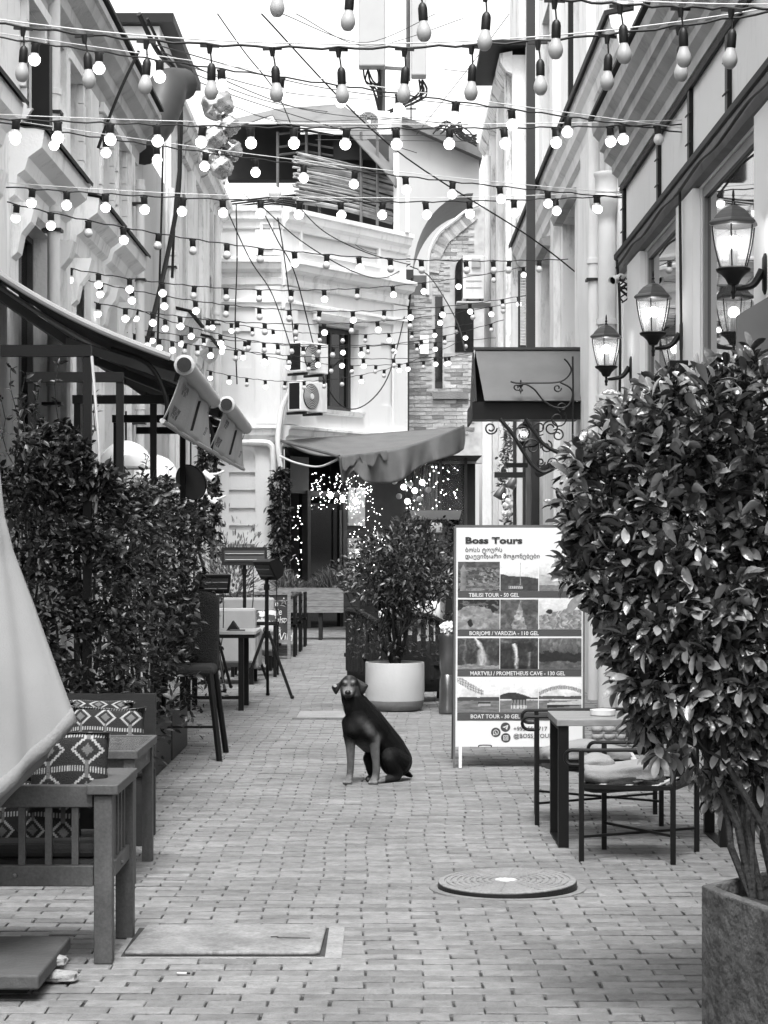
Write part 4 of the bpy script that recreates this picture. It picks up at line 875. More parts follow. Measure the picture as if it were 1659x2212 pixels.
# ---------------------------------------------------------------- wicker armchairs behind the planter
WICK = M('wicker', .007, .7, .35, 40, 1.0, 120)
def wicker(name, label, x, Y, wdt, rot, tone=WICK):
    t = thing(name, label, 'chair', (0,0,0), 'wicker armchairs by the white planter'); hw = wdt/2
    mb = MB(); N_ = 26
    for i in range(N_+1):                               # barrel back: slats and rolled rim
        a = math.pi*(.03+.94*i/N_); px, py = -hw*math.cos(a), -.3*math.sin(a); h_ = .56+.3*math.sin(a)**.6
        mb.box(px-.024, px+.024, py-.012, py+.012, .22, h_) if i % 2 == 0 else None
    mb.build('back_slats', tone, t); tag(t.children[-1], kind='stuff')
    MB().grid(lambda u, v: (-hw*math.cos(math.pi*(.03+.94*u))*.985, -.295*math.sin(math.pi*(.03+.94*u)), .1+v*.5), 26, 3).build('woven_shell', tone, t, smooth='all', solid=.02)
    MB().tube([(-hw*math.cos(math.pi*(.0+i/26)), -.3*math.sin(math.pi*i/26), .56+.3*abs(math.sin(math.pi*i/26))**.6) for i in range(27)], .032, 8).build('rim', tone, t, smooth=True)
    MB().box(-hw+.05, hw-.05, -.25, .28, .36, .4).build('seat', tone, t)
    for sx_ in (-1, 1):
        for yy in (-.12, .27): MB().bar((sx_*(hw-.06), yy, 0), (sx_*(hw-.06), yy, .6 if yy > 0 else .36), .05, .05).build('leg', tone, t)
    t.location = (x, Y, .012); t.rotation_euler.z = rot; return t
wicker('wicker_armchair', 'dark wicker armchair with its back to the camera right behind the white planter', W(882,0,20.3).x, 20.3, .78, .05)
wicker('wicker_armchair', 'dark wicker armchair seen edge on left of the white planter', W(812,0,21.5).x, 21.6, .62, -1.1)
for i, (px, py, w_, h_, lab) in enumerate(((845, 1330, .34, .22, 'pale cushion in the wicker chair left of the shrub stems'), (912, 1322, .3, .3, 'pale upright cushion seen behind the shrub stems'), (938, 1325, .16, .32, 'narrow white folded cloth at right of the wicker chair'))):
    p = W(px, py, 22.0); t = thing('seat_cushion', lab, 'cushion', (p.x, 22, p.z - h_/2)); MB().blob(p, (w_/2, .08, h_/2), 14, lambda d: 1/max(abs(d.x), abs(d.z), .6)*.8).build('pad', M('cushion_white', .55, .9, .08, 5), t, smooth='all')
# ---------------------------------------------------------------- table and metal chairs on the right
tb = thing('cafe_table', 'low wooden topped table with black steel loop legs in front of the bush', 'table', (1.3, 10.5, 0))
for i in range(4): MB().box(.865, 1.75, 10.2 + i*.143, 10.2 + i*.143 + .138, .622, .655).build('board', M('table_board', .2, .4, .2, 6, .15, 40, stretch=(1, 8, 1)), tb, bevel=.003)
for x in (.875, 1.685):
    lg = MB(); lg.box(x, x+.052, 10.215, 10.262, .012, .62); lg.box(x, x+.052, 10.70, 10.747, .012, .62); lg.box(x+.001, x+.051, 10.263, 10.699, .012, .022); lg.box(x+.001, x+.051, 10.263, 10.699, .6, .619)
    lg.build('leg_frame', BLACK, tb)
ash = thing('ashtray', 'small round white ashtray on the wooden table top', 'ashtray', (1.12, 10.45, .656))
pA = W(1302, 1548, 10.45); MB().lathe([(.058,0),(.064,.004),(.066,.03),(.06,.031),(.056,.012),(.001,.01)], (pA.x, 10.45, .656), 28).build('dish', WHITEP, ash, smooth=True)
def metal_chair(label, legs, zs, za, back_x, fx, group='black metal cafe chairs by the table'):
    # legs: front-near, rear-near, front-far, rear-far as (x, y)
    t = thing('metal_chair', label, 'chair', (legs[0][0], legs[0][1], 0), group); (a, b, c, d) = [Vector((p[0], p[1], 0)) for p in legs]; Z = Vector((0,0,1))
    for p, h_ in ((a, za), (c, za), (b, .82), (d, .82)): MB().bar(p + Z*.012, p + Z*h_, .024, .024).build('leg', BLACK, t)
    fr2 = MB()
    for p, q_ in ((a, b), (c, d), (a, c), (b, d)): fr2.bar(p + Z*zs, q_ + Z*zs, .02, .02)
    fr2.build('seat_frame', BLACK, t)
    for i in range(7):
        f_ = (i+.5)/7; MB().bar(a.lerp(b, f_) + Z*(zs+.006), c.lerp(d, f_) + Z*(zs+.006), .03, .005).build('seat_strap', WIREW if i % 2 else BLACK, t)
    MB().bar(a + Z*.13, d + Z*.13, .012, .012).build('cross_brace', BLACK, t); MB().bar(b + Z*.145, c + Z*.145, .012, .012).build('cross_brace', BLACK, t)
    for p, q_ in ((a, b), (c, d)):
        u = (q_ - p).normalized(); r0 = .035; pts = [q_ + Z*(za+.01), p + Z*za + u*.02]
        for k in range(9): an_ = math.pi/2 + math.pi*k/8; pts.append(p - u*.045 + Z*(za - r0) + u*(r0*math.cos(an_)) + Z*(r0*math.sin(an_)))
        pts.append(p + Z*(za - 2*r0)); MB().tube(pts, .009, 8).build('arm_rest', BLACK, t, smooth=True)
    for h_ in (.5, .62, .74): MB().bar(b + Z*h_, d + Z*h_, .016, .016).build('back_bar', BLACK, t)
    return t
metal_chair('black metal cafe chair in front of the table with two stacked cushions', [(.946,9.76),(1.372,9.67),(1.098,10.16),(1.546,10.07)], .372, .545, 0, 0)
metal_chair('black metal cafe chair behind the wooden table next to the sign', [(.83,11.05),(1.50,11.02),(.86,11.5),(1.53,11.5)], .36, .60, 0, 0)
def pad(label, px, py, Y, wdx, wdy, h_, mat, rot=0, seed=1, grp='seat cushions on the metal chairs'):
    p = W(px, py, Y); t = thing('seat_cushion', label, 'cushion', (p.x, p.y, p.z - h_/2), grp); rr = random.Random(seed); ph1, ph2 = rr.random()*6, rr.random()*6
    def f(d): m_ = max(abs(d.x), abs(d.y)); return (1/max(m_, .62)*.8)*(1 + .05*math.sin(d.x*6+ph1) + .06*math.sin(d.y*9+d.x*5+ph2))
    mb = MB().blob((0,0,0), (wdx/2, wdy/2, h_/2), 28, f); R_ = Matrix.Rotation(rot, 3, 'Z')
    mb.v = [tuple(R_ @ Vector((v[0], v[1], v[2] + .012*math.sin(v[0]*14+ph1) + .008*math.sin(v[1]*20)))+p) for v in mb.v]
    mb.build('pad', mat, t, smooth='all')
    return t
pad('thick dark cushion strapped on the front metal chair', 1352, 1690, 9.93, .46, .40, .055, CUSHD, -.2, 1)
pad('pale folded cushion on top of the front metal chair', 1345, 1668, 9.93, .44, .38, .075, CUSHL, -.15, 2)
pad('small round pale bolster lying on the front chair cushion', 1290, 1652, 10.0, .18, .16, .06, CUSHL, .2, 3)
pad('rumpled grey cushion on the metal chair behind the table', 1265, 1632, 11.25, .58, .42, .10, CUSHL, .05, 4)
pad('dark flat cushion under the rumpled one behind the table', 1290, 1655, 11.25, .62, .44, .04, CUSHD, .05, 5)
bc = thing('back_cushion', 'quilted grey back cushion on the metal chair behind the table', 'cushion', (1.3, 11.5, .5))
for i in range(6):
    for j in range(3): p = W(1290 + i*26, 1575 + j*16, 11.45); MB().blob(p, (.036,.03,.022), 10, lambda d: 1/max(abs(d.x), abs(d.z), .7)*.85).build('quilt_panel', CUSHL, bc, smooth='all')
# ---------------------------------------------------------------- big foreground bush in a concrete planter
bu = thing('potted_bush', 'large glossy leaved bush in a worn concrete planter at the right edge', 'plant', (1.15, 6.3, 0))
PLC = M('planter_concrete', .07, .9, .4, 9, 1.0, 22, stain=.8, stain_v=.025, fine=.3)
x0, x1, y0, y1, zt = .955, 1.75, 6.02, 6.72, .505
mb = MB(); o_ = [(.96,5.975),(1.12,5.45),(1.48,5.86),(1.30,6.45),(.944,6.06)]; cc_ = (sum(a for a, b in o_)/5, sum(b for a, b in o_)/5); i_ = [(cc_[0]+(a-cc_[0])*.84, cc_[1]+(b-cc_[1])*.86) for a, b in o_]
n = 5; vs = [(a, b, .0) for a, b in o_] + [(a, b, zt) for a, b in o_] + [(a, b, zt+.004) for a, b in i_] + [(a, b, zt-.06) for a, b in i_]
fs = []
for k in range(3): fs += [(k*n+i, k*n+(i+1) % n, (k+1)*n+(i+1) % n, (k+1)*n+i) for i in range(n)]
mb.add(vs, fs).build('planter', PLC, bu, bevel=.006)
MB().grid(lambda u, v: ((lambda p: p.x)(Vector((.99,6.03)).lerp(Vector((1.28,6.36)),u).lerp(Vector((1.13,5.55)).lerp(Vector((1.43,5.87)),u),v)), (lambda p: p.y)(Vector((.99,6.03)).lerp(Vector((1.28,6.36)),u).lerp(Vector((1.13,5.55)).lerp(Vector((1.43,5.87)),u),v)), zt-.045+.015*math.sin(u*9)*math.sin(v*11)), 12, 12).build('soil', SOIL, bu, smooth='all')
CT = np.array(W(1520, 1240, 6.35)); rr = random.Random(21); tips = []
hull = [(1212,1110),(1245,995),(1300,938),(1355,892),(1420,850),(1490,835),(1560,815),(1640,785),(1640,1780),(1590,1790),(1545,1720),(1490,1680),(1420,1640),(1370,1570),(1265,1290),(1215,1220)]
def inside(px, py):
    c = False; n_ = len(hull)
    for i in range(n_):
        (ax, ay), (bx_, by_) = hull[i], hull[(i+1) % n_]
        if (ay > py) != (by_ > py) and px < (bx_-ax)*(py-ay)/(by_-ay)+ax: c = not c
    return c
st = MB(); roots = [Vector((1.10,6.08,zt-.05)), Vector((1.13,6.10,zt-.05)), Vector((1.17,6.05,zt-.05))]; limbs = []
for i in range(7):
    e = W(rr.uniform(1360,1640), rr.uniform(980,1400), 6.35 + rr.uniform(-.15,.2)); limbs += twig(st, roots[i % 3], e, .012, .006, i, wig=.05)[2:]
def depth_for(px, py):                               # crown is a rounded volume about its own axis
    ex = (px - 1470)/300; ez = (py - 1220)/520; return math.sqrt(max(0, 1 - min(.95, ex*ex*.8 + ez*ez*.8)))
while len(tips) < 1050:
    px, py = rr.uniform(1160, 1860), rr.uniform(730, 1790)
    mx_ = px if px < 1640 else 1640 - (px - 1640)*.9
    if not inside(mx_, py): continue
    hd = depth_for(mx_, py)*.42 + .04; s_ = rr.uniform(-1, 1)
    if rr.random() < .6: s_ = -abs(s_)**.45
    Y = 6.42 + hd*s_; tips.append(W(px, py, Y))
for q_ in range(46):                                 # loose shoots standing out of the outline
    k_ = rr.randrange(0, 8); (ax, ay), (bx_, by_) = hull[k_], hull[k_+1]; f_ = rr.random(); px, py = ax+(bx_-ax)*f_, ay+(by_-ay)*f_
    g_ = rr.uniform(2, 24); tips.append(W(px - g_*.6, py - g_*.8, 6.4 + rr.uniform(-.15,.15)))
for i, t in enumerate(tips):
    if i % 3 == 0 or i > 1049:
        near = min(limbs, key=lambda l: (l - t).length); twig(st, near, t, .005, .002, i, n=3, wig=.03, k=5)
st.build('branch', BARK, bu, smooth=True)
r = np.random.default_rng(8); P, D, Ls, T = [], [], [], []
axis = np.array([CT[0]+.05, 6.42])
for i, t in enumerate(tips):
    out = np.array([t.x-CT[0], t.y-6.42, t.z-CT[2]-.1]); out = out/(np.linalg.norm(out)+1e-6); out[2] = out[2]*.7+.45; out /= np.linalg.norm(out)
    k = r.integers(8, 13); a, b, d = [np.array(v) for v in fr(out)]; pale = 1.0 if (t.z < .95 and r.random() < .35) else 0
    for j in range(k):
        th = 2*np.pi*j/k + r.normal(0,.25); op = r.uniform(.5, 1.25)*(.6 if j < 2 else 1.0); dd = d*np.cos(op)+(a*np.cos(th)+b*np.sin(th))*np.sin(op); dd[2] -= .12
        P.append(np.array(t)+r.normal(0,.012,3)-d*r.uniform(0,.045)); D.append(dd); Ls.append(r.uniform(.05,.084)); T.append(min(1, r.random()**2*.75 + pale*.8 + (.22 if j < 2 else 0)))
P, D, Ls, T = map(np.array, (P, D, Ls, T)); order = np.argsort(P[:,1]*1.0 + (np.abs(P[:,0]) > P[:,1]*.185)*5); ind = order[:290]; rest = order[290:]
LEAFB = M('bush_leaf', .052, .24, .15, 9, attr='tone', arange=(.3, 5.5), spec=.75, bump=.25, bscale=45)
lv = []
for i in range(10):
    me = bpy.data.meshes.new('leaf'); t = LTB.copy(); t[:,1] *= rr.uniform(.34,.46); t[:,2] *= rr.uniform(.6,1.7); me.from_pydata([tuple(v) for v in t], [], LFB); me.update()
    tone_mesh(me, [max(0, rr.random()**1.8*.8)]*17); me.polygons.foreach_set('use_smooth', [True]*len(me.polygons)); me.materials.append(LEAFB); lv.append(me)
X_, S_, N__ = leaf_frames(P[ind], D[ind], 31, .5); bo = OFF[bu.name]
for j, i in enumerate(ind):
    o = bpy.data.objects.new('leaf', rr.choice(lv)); COL.objects.link(o); o.parent = bu; m3 = Matrix((X_[j], S_[j], N__[j])).transposed()
    o.matrix_local = Matrix.Translation(Vector(P[i]) - bo) @ m3.to_4x4() @ Matrix.Diagonal((Ls[i], Ls[i], Ls[i], 1))
leaves('foliage', LEAFB, bu, P[rest], D[rest], Ls[rest], 33, .40, .5, tones=T[rest], tmpl=LTB)
# ---------------------------------------------------------------- left foreground: bench, low table, parasol
be = thing('wooden_bench', 'grey painted slatted wooden bench in the left foreground', 'bench', (-1.3, 7.6, 0))
Y0, Y1, XR_ = 7.36, 7.84, -.978
for (xa, xb, ya) in ((-1.045, -.978, Y0), (-1.03, -.962, Y1), (-1.95, -1.885, Y0), (-1.95, -1.885, Y1)):
    MB().box(xa, xb, ya - .03, ya + .03, .012, .618).build('leg', WOODG, be, bevel=.004)
MB().box(-1.88, -1.05, Y0 - .022, Y0 + .018, .575, .655).build('back_rail', WOODG, be, bevel=.004)
MB().box(-1.882, -1.048, Y0 - .02, Y0 + .016, .29, .365).build('lower_rail', WOODG, be, bevel=.004)
for i in range(8): x = -1.115 - i*.096; MB().box(x - .012, x + .012, Y0 - .012, Y0 + .01, .366, .574).build('slat', WOODG, be)
MB().box(-1.07, -.955, Y0 - .045, Y1 + .05, .622, .66).build('arm_rest', WOODG, be, bevel=.005)
MB().box(-1.025, -.975, Y0 + .033, Y1 - .033, .32, .375).build('side_rail', WOODG, be, bevel=.003)
for i in range(4): y = Y0 + .1 + i*.093; MB().box(-1.01, -.985, y - .016, y + .016, .376, .62).build('slat', WOODG, be)
MB().box(-1.88, -1.04, Y0 + .03, Y1 - .02, .30, .325).build('seat_board', WOODG, be)
for p in ((-1.33, Y0 - .024, .33), (-.973, Y0+.2, .345)): MB().blob(p, (.009, .006, .009), 8).build('bolt', MGREY, be)
def kilim(name, label, c, w_, h_, dpt, tiltx=0.0, seed=0, grp=None):
    t = thing(name, label, 'cushion', (c[0], c[1], c[2] - h_/2), grp); NU, NV = 120, 80; R_ = Matrix.Rotation(tiltx, 3, 'X'); rr = random.Random(seed)
    def f(u, v):
        a, b = u*2-1, v*2-1; pinch = 1 - .10*(a*a)*(1-b*b)*-1 - .06; th_ = dpt*(max(0, 1-a**4)*max(0, 1-b**4))**.5
        x = a*w_/2*(1 - .06*(1-b*b)); z = b*h_/2*(1 - .08*(1-a*a)) + .02*math.sin(a*3+seed)*h_
        return Vector(c) + R_ @ Vector((x, -th_, z))
    mb = MB().grid(f, NU, NV); n1 = len(mb.v); mb.grid(lambda u, v: Vector((f(1-u, v).x, 2*c[1] - f(1-u, v).y + .004, f(1-u, v).z)), 20, 12)
    o = mb.build('cover', M('kilim', 1.0, .9, 0, 1, .4, 200, attr='tone', arange=(0, 1)), t, smooth='all')
    uu, vv = np.meshgrid(np.linspace(0, 1, NU+1), np.linspace(0, 1, NV+1), indexing='ij'); k = 3 if w_ > .3 else 2
    U = np.floor(uu*60)/60; V_ = np.floor(vv*40)/40; a = np.abs(((U*k) % 1) - .5); b = np.abs(((V_*2) % 1) - .5); d = a + b
    T = np.where(np.abs(d-.38) < .045, .34, np.where(d < .16, .12, np.where(d < .24, .015, np.where((np.abs(V_-.5) < .03) | (np.abs(V_-.93) < .03), np.where((uu*60).astype(int) % 2 == 0, .34, .012), .016))))
    T = np.where((np.abs(a-.02) < .03) & (b > .3), .12, T)*(.8+.4*noise2(uu, vv, 9, seed))
    if name == 'floral_cushion': T = np.where(noise2(uu, vv, 6, 3) + .2*noise2(uu, vv, 20, 4) > .62, .06, .5)
    tone_mesh(o.data, np.concatenate([T.ravel(), np.full(len(o.data.vertices)-n1, .03)])); return t
kilim('kilim_cushion', 'dark patterned kilim cushion leaning on the foreground bench', W(150, 1665, 7.55), .30, .30, .06, -.15, 1)
kilim('kilim_cushion', 'dark kilim cushion standing behind the bench slats at left', W(75, 1760, 7.62), .36, .26, .06, -.1, 2)
kilim('kilim_cushion', 'wide kilim cushion with white zigzag behind the low table', W(230, 1580, 10.35), .40, .26, .07, -.25, 3)
kilim('kilim_cushion', 'upper kilim cushion with toothed white border behind the low table', W(215, 1550, 10.5), .36, .18, .08, -.5, 4)
for i, (z, lab) in enumerate(((.355, 'lower dark seat pad inside the foreground bench'), (.41, 'upper dark seat pad inside the foreground bench'))):
    t = thing('seat_pad', lab, 'cushion', (-1.4, 7.6, z - .025)); MB().box(-1.87, -1.04, Y0+.04, Y1-.03, z-.026, z+.026).build('pad', CUSHD, t, bevel=.018)
lt = thing('low_table', 'grey painted low wooden table behind the foreground bench', 'table', (-1.5, 9.4, 0))
MB().box(-1.86, -1.115, 9.08, 9.80, .585, .605).build('top', M('table_gloss', .1, .2, .15, 5, .1, 30), lt, bevel=.004)
for b in ((-1.88,-1.095,9.05,9.079,.575,.612),(-1.88,-1.095,9.801,9.83,.575,.612),(-1.114,-1.094,9.08,9.80,.575,.611),(-1.88,-1.861,9.08,9.80,.575,.611)): MB().box(*b).build('edge', WOODG, lt, bevel=.003)
MB().box(-1.85, -1.125, 9.09, 9.11, .49, .574).build('apron', WOODG, lt); MB().box(-1.14, -1.12, 9.112, 9.78, .49, .574).build('apron', WOODG, lt)
for x in (-1.86, -1.16):
    for y in (9.07, 9.76): MB().box(x, x+.05, y, y+.05, .012, .572).build('leg', WOODG, lt)
b2 = thing('dark_bench', 'dark wooden bench in shade behind the low table', 'bench', (-1.5, 10.5, 0))
MB().box(-2.0, -1.2, 10.25, 10.7, .36, .42).build('seat', CUSHD, b2, bevel=.02); MB().box(-2.0, -1.2, 10.68, 10.74, .42, .75).build('back', WOODD, b2)
for x in (-1.98, -1.25):
    for y in (10.27, 10.66): MB().box(x, x+.05, y, y+.05, .012, .358).build('leg', WOODD, b2)
# closed parasol
pa_ = thing('closed_parasol', 'closed light canvas parasol hanging down at the left edge', 'parasol', (-1.415, 7.05, 0))
pcx, pcy = -1.415, 7.05
prf = [(2.75,.03),(2.2,.065),(1.80,.08),(1.62,.098),(1.50,.13),(1.32,.20),(1.1,.278),(.91,.345)]
def para(u, v):
    a = 2*math.pi*u; k = v*(len(prf)-1); i = min(int(k), len(prf)-2); f_ = k-i; z = prf[i][0]+(prf[i+1][0]-prf[i][0])*f_; r = prf[i][1]+(prf[i+1][1]-prf[i][1])*f_
    sq = abs(math.cos(a)) + abs(math.sin(a)); low = max(0, v-.5)/.5
    r *= (1-low) + low*(1/sq)**.85; r *= 1 + .025*math.cos(a*7+.6)*min(1, v*2.5) + .015*math.sin(a*13+v*6)
    z -= low*.37*abs(math.sin(a))/sq; return (pcx + r*math.cos(a)*1.0, pcy + r*math.sin(a)*.9, z)
MB().grid(para, 96, 42).build('canopy', M('parasol_canvas', .27, .9, .1, 3, .12, 160, stain=.3, stain_v=.22), pa_, smooth='all', solid=.003)
MB().grid(lambda u, v: (lambda p: (pcx+(p[0]-pcx)*1.006, pcy+(p[1]-pcy)*1.006, p[2]))(para(u, .965+.035*v)), 96, 2).build('hem', M('parasol_hem', .2, .9, .1, 3, .25, 60), pa_, smooth='all', solid=.003)
MB().tube([(pcx, pcy, .1), (pcx, pcy, 2.85)], .024, 12).build('pole', MGREY, pa_, smooth=True)
sb = thing('parasol_base', 'dark square slab parasol base resting on broken bricks at lower left', 'base', (-1.45, 7.0, 0))
MB().box(-1.8, -1.135, 6.70, 7.38, .055, .105).build('slab', M('base_slab', .06, .7, .25, 5, .3, 30), sb, bevel=.008)
for i, (x, y, z, lab) in enumerate(((-1.12, 7.02, .034, 'lower broken pale brick under the parasol slab'), (-1.155, 7.10, .072, 'upper broken pale brick wedged under the parasol slab edge'))):
    t = thing('broken_brick', lab, 'brick', (x, y, .012)); MB().blob((x, y, z), (.085-.02*i, .05, .024), 10, lambda d: 1/max(abs(d.x), abs(d.y), abs(d.z))*.75*(1+.12*math.sin(d.x*11+d.y*7))).build('stone', CONCL, t)
MB().box(-1.7, -1.2, 6.85, 7.3, .012, .054).build('spacer', WOODD, sb)
# ---------------------------------------------------------------- hedge with pergola
hd = thing('hedge', 'tall dark leafy hedge along the left side behind the low table', 'hedge', (-1.7, 13, 0))
r = np.random.default_rng(17); n = 17000
Yh = 10.75 + 4.9*r.random(n)**1.25; endm = r.random(n) < .42; Yh = np.where(endm, 10.72+.35*r.random(n)**1.5, Yh)
xr = -1.37 - .07*np.sin(Yh*3.1) + .05*np.sin(Yh*7); xl = xr - .78
xx = np.where(endm, xl + (xr-xl)*r.random(n), xl + (xr-xl)*(1 - r.random(n)**2.2*.95))
top = 1.90 - .030*(Yh-10.75) + .20*np.clip((-1.4-xx)/.5, 0, 1)*np.exp(-(Yh-10.75)/.6) + .05*np.sin(Yh*2.1) + .06*np.sin(Yh*5.3+1) + .05*np.sin(xx*17)
zz = .25 + (top-.25)*(1 - r.random(n)**1.5)
cl = np.sin(xx*11+zz*7)*np.sin(zz*9+Yh*6); keep = (cl > -.45) & ((zz > .75) | (r.random(n) < .45)); P = np.stack([xx + .07*cl, Yh, zz + .05*cl], 1)[keep]; k = len(P)
D = np.stack([.5+r.normal(0,.7,k), -.5+r.normal(0,.6,k), .15+r.normal(0,.6,k)], 1); leaves('foliage', LEAFD, hd, P, D, r.uniform(.04,.075,k), 18, .48)
mb = MB(); sprP, sprD = [], []; rr = random.Random(9)
for i in range(64):
    y = 10.75 + rr.random()**1.5*4.6; x = -1.45 - rr.random()*.7; z0 = 1.6 - .03*(y-10.75); L_ = rr.uniform(.05, .3)*(2.6 if x < -1.7 and y < 12.2 else 1)
    e = Vector((x + rr.uniform(-.1,.12), y + rr.uniform(-.1,.1), z0 + .2 + L_)); pts = twig(mb, (x, y, z0), e, .006, .002, i, n=8, wig=.04, k=5)
    for j, p in enumerate(pts[2:]):
        for q in range(4): sprP.append(p + Vector((rr.uniform(-.01,.01), rr.uniform(-.01,.01), rr.uniform(-.02,.02)))); sprD.append((rr.gauss(0,1), rr.gauss(0,1), .5+rr.gauss(0,.4)))
for i in range(26):
    y = 10.9 + rr.random()*4.5; x = -1.5 - rr.random()*.5; twig(mb, (x, y, .1), (x + rr.uniform(-.15,.15), y + rr.uniform(-.2,.2), 1.5), .014, .006, 100+i)
mb.build('stem', BARK, hd, smooth=True); leaves('shoot_leaves', LEAFD, hd, [tuple(p) for p in sprP], sprD, r.uniform(.035,.06,len(sprP)), 19, .45)
for i in range(4): MB().box(-2.1, -1.5, 10.85 + i*1.2, 11.95 + i*1.2, .012, .34).build('trough', WOODD, hd, bevel=.01)
pg = thing('pergola', 'black steel pergola frame of short beams and posts above the hedge', 'pergola', (-1.7, 12.5, 0))
for Yb, xe in ((10.9, -1.585), (12.55, -1.625), (14.4, -1.5), (16.5, -1.5), (18.1, -1.45)):
    MB().box(-2.05 if Yb < 12 else -2.2, xe + .02, Yb - .028, Yb + .028, 2.54, 2.60).build('beam', BLACK, pg)
for Yb, x in ((10.9, -1.587), (12.55, -1.627), (14.4, -1.63), (16.5, -1.63)): MB().box(x - .022, x + .022, Yb - .022, Yb + .022, .012, 2.538).build('post', BLACK, pg)
for Yb, x in ((12.55, -2.17), (14.4, -2.17), (16.5, -2.17)): MB().box(x - .02, x + .02, Yb - .02, Yb + .02, .012, 2.538).build('post', BLACK, pg)
MB().tube(smooth_path([(-1.56, 10.87, 2.54), (-1.54, 10.87, 2.3), (-1.52, 10.87, 2.0), (-1.54, 10.87, 1.7)], 5), .008, 6).build('cable', WIREW, pg)
# ---------------------------------------------------------------- awnings with lettered valances
def awning(label, near, far, knots):
    t = thing('awning', label, 'awning', (near[0], near[1], near[2])); n_, f_ = Vector(near), Vector(far); wz = 3.62
    def cl(u, v):
        a = n_.lerp(f_, v); b = Vector((XL + .06, a.y, wz)); p = a.lerp(b, u); p.z -= .10*math.sin(math.pi*u)*(1+.25*math.sin(v*9)); return p
    MB().grid(cl, 18, 10).build('canvas', CANVASD, t, smooth='all', solid=.008)
    MB().tube([cl(i/18, 0) + Vector((0,-.012,.02)) for i in range(1, 19)], .024, 8).build('edge_hem', M('awning_hem', .26, .8, .08, 4), t, smooth=True)
    MB().tube([cl(i/18, .42) + Vector((0,0,-.06)) for i in range(1, 19)], .02, 6).build('seam_rib', CANVASL, t, smooth=True)
    d = (f_ - n_).normalized(); bar_ = MB().tube([n_ - d*.03, f_ + d*.03], .062, 14).build('front_bar', M('bar_grey', .36, .4, .05, 3), t, smooth=True); OFF[bar_.name] = OFF[t.name]
    MB().lathe([(.064,-.01),(.070,.0),(.068,.02),(.03,.04),(.001,.04)], n_ - d*.03, 16, mat=Matrix(fr(-d)).transposed()).build('end_cap', CANVASL, bar_, smooth=True)
    MB().lathe([(.048,.036),(.048,.044),(.001,.046)], n_ - d*.03, 16, mat=Matrix(fr(-d)).transposed()).build('end_shade_disc', CUSHD, bar_)  # dark disc painted for the shade in the cap's hollow end
    Lg = (f_-n_).length; bk = Vector((-.13, 0, -.33)); bk2 = Vector((-.01, 0, -.37))
    def va(u, v): p = n_.lerp(f_, u); return p + Vector((-.02, 0, -.03)) + bk.lerp(bk2, u)*v + Vector((.012*math.sin(u*17+v*3), 0, 0))
    vl = MB().grid(va, 30, 8).build('valance', CANVASL, t, smooth='all', solid=.004); OFF[vl.name] = OFF[t.name]
    MB().tube([va(0, 1), va(.5, 1), va(1, 1)], .018, 8).build('hem_bar', CANVASL, vl, smooth=True)
    for e in (.04, .96): p = n_.lerp(f_, e); MB().tube(smooth_path([p + Vector((-.5,0,.12)), p + Vector((-.25,-.02,.02)), p + Vector((-.13,-.02,-.2)), p + Vector((-.14,0,-.36))], 5), .016, 8).build('strut', BLACK, t, smooth=True)
    for s in (.1, .9): p = n_.lerp(f_, s); MB().bar(p + Vector((-.08,0,-.05)), Vector((-2.2, p.y + (.5 if s < .5 else -.5), 2.95)), .04, .06).build('folding_arm', MGREY, t); MB().bar(Vector((-2.2, p.y + (.5 if s < .5 else -.5), 2.95)), Vector((XL+.05, p.y, 3.5)), .04, .06).build('folding_arm', MGREY, t)
    # lettering runs along the valance, facing the street
    ang = math.atan2(d.y, d.x); rot = Matrix.Rotation(ang, 4, 'Z') @ Matrix.Rotation(math.radians(90) - math.atan2(.13, .36)*-1, 4, 'X')
    def lay(body, u, v, h_):
        o = text(body, 'lettering', INK, vl, va(u, v) + Vector((.02, 0, 0)), h_, 1.0, .0006); o.rotation_euler = rot.to_euler(); return o
    lay('ჭურჭელი', .08, .35, .09*knots); lay('ყიდვა ყველგან', .06, .8, .10*knots); lay('270', .78, .32, .09*knots); lay('27-77', .74, .8, .09*knots)
    MB().bar(va(.58, .2) + Vector((.022,0,0)), va(.52, .85) + Vector((.022,0,0)), .02, .004).build('emblem', INK, vl)
    return t
awning('black awning with pale lettered valance nearest on the left', (-1.30, 13.3, 2.71), (-1.38, 16.4, 2.71), 1)
awning('farther black awning with smaller lettered valance on the left', (-1.28, 16.6, 2.69), (-1.34, 19.7, 2.69), 1)
# ---------------------------------------------------------------- dome lamps over the terrace
DOME = M('dome_white', .88, .2, .03, 3, spec=.7, coat=.6)
def dome(label, px, py, dia, Y):
    c = W(px, py, Y); r0 = dia*Y/FPX/2; t = thing('dome_lamp', label, 'lamp', c, 'white dome lamps above the hedge')
    MB().lathe([(r0, 0), (r0*.99, .04*r0), (r0*.93, .36*r0), (r0*.78, .62*r0), (r0*.55, .83*r0), (r0*.28, .95*r0), (.03, r0), (.001, r0)], c, 40, cap=False).build('shade', DOME, t, smooth=True, solid=.004)
    MB().lathe([(r0*1.02, -.012), (r0*1.02, .006), (r0*.98, .007), (r0*.98, -.011)], c, 40, cap=False).build('rim', WHITEP, t)
    MB().tube([(c.x, c.y, c.z + r0*.98), (c.x, c.y, 2.9)], .01, 8).build('stem', BLACK, t); MB().blob((c.x, c.y, c.z+r0*.4), .04, 10).build('bulb', BULB_OFF, t, smooth='all')
dome('largest white dome lamp above the hedge, nearest of the three', 272, 1010, 116, 20.4)
dome('middle white dome lamp above the hedge', 336, 1032, 98, 21.8)
dome('farthest white dome lamp beside the ivy strips', 412, 1066, 72, 24.5)
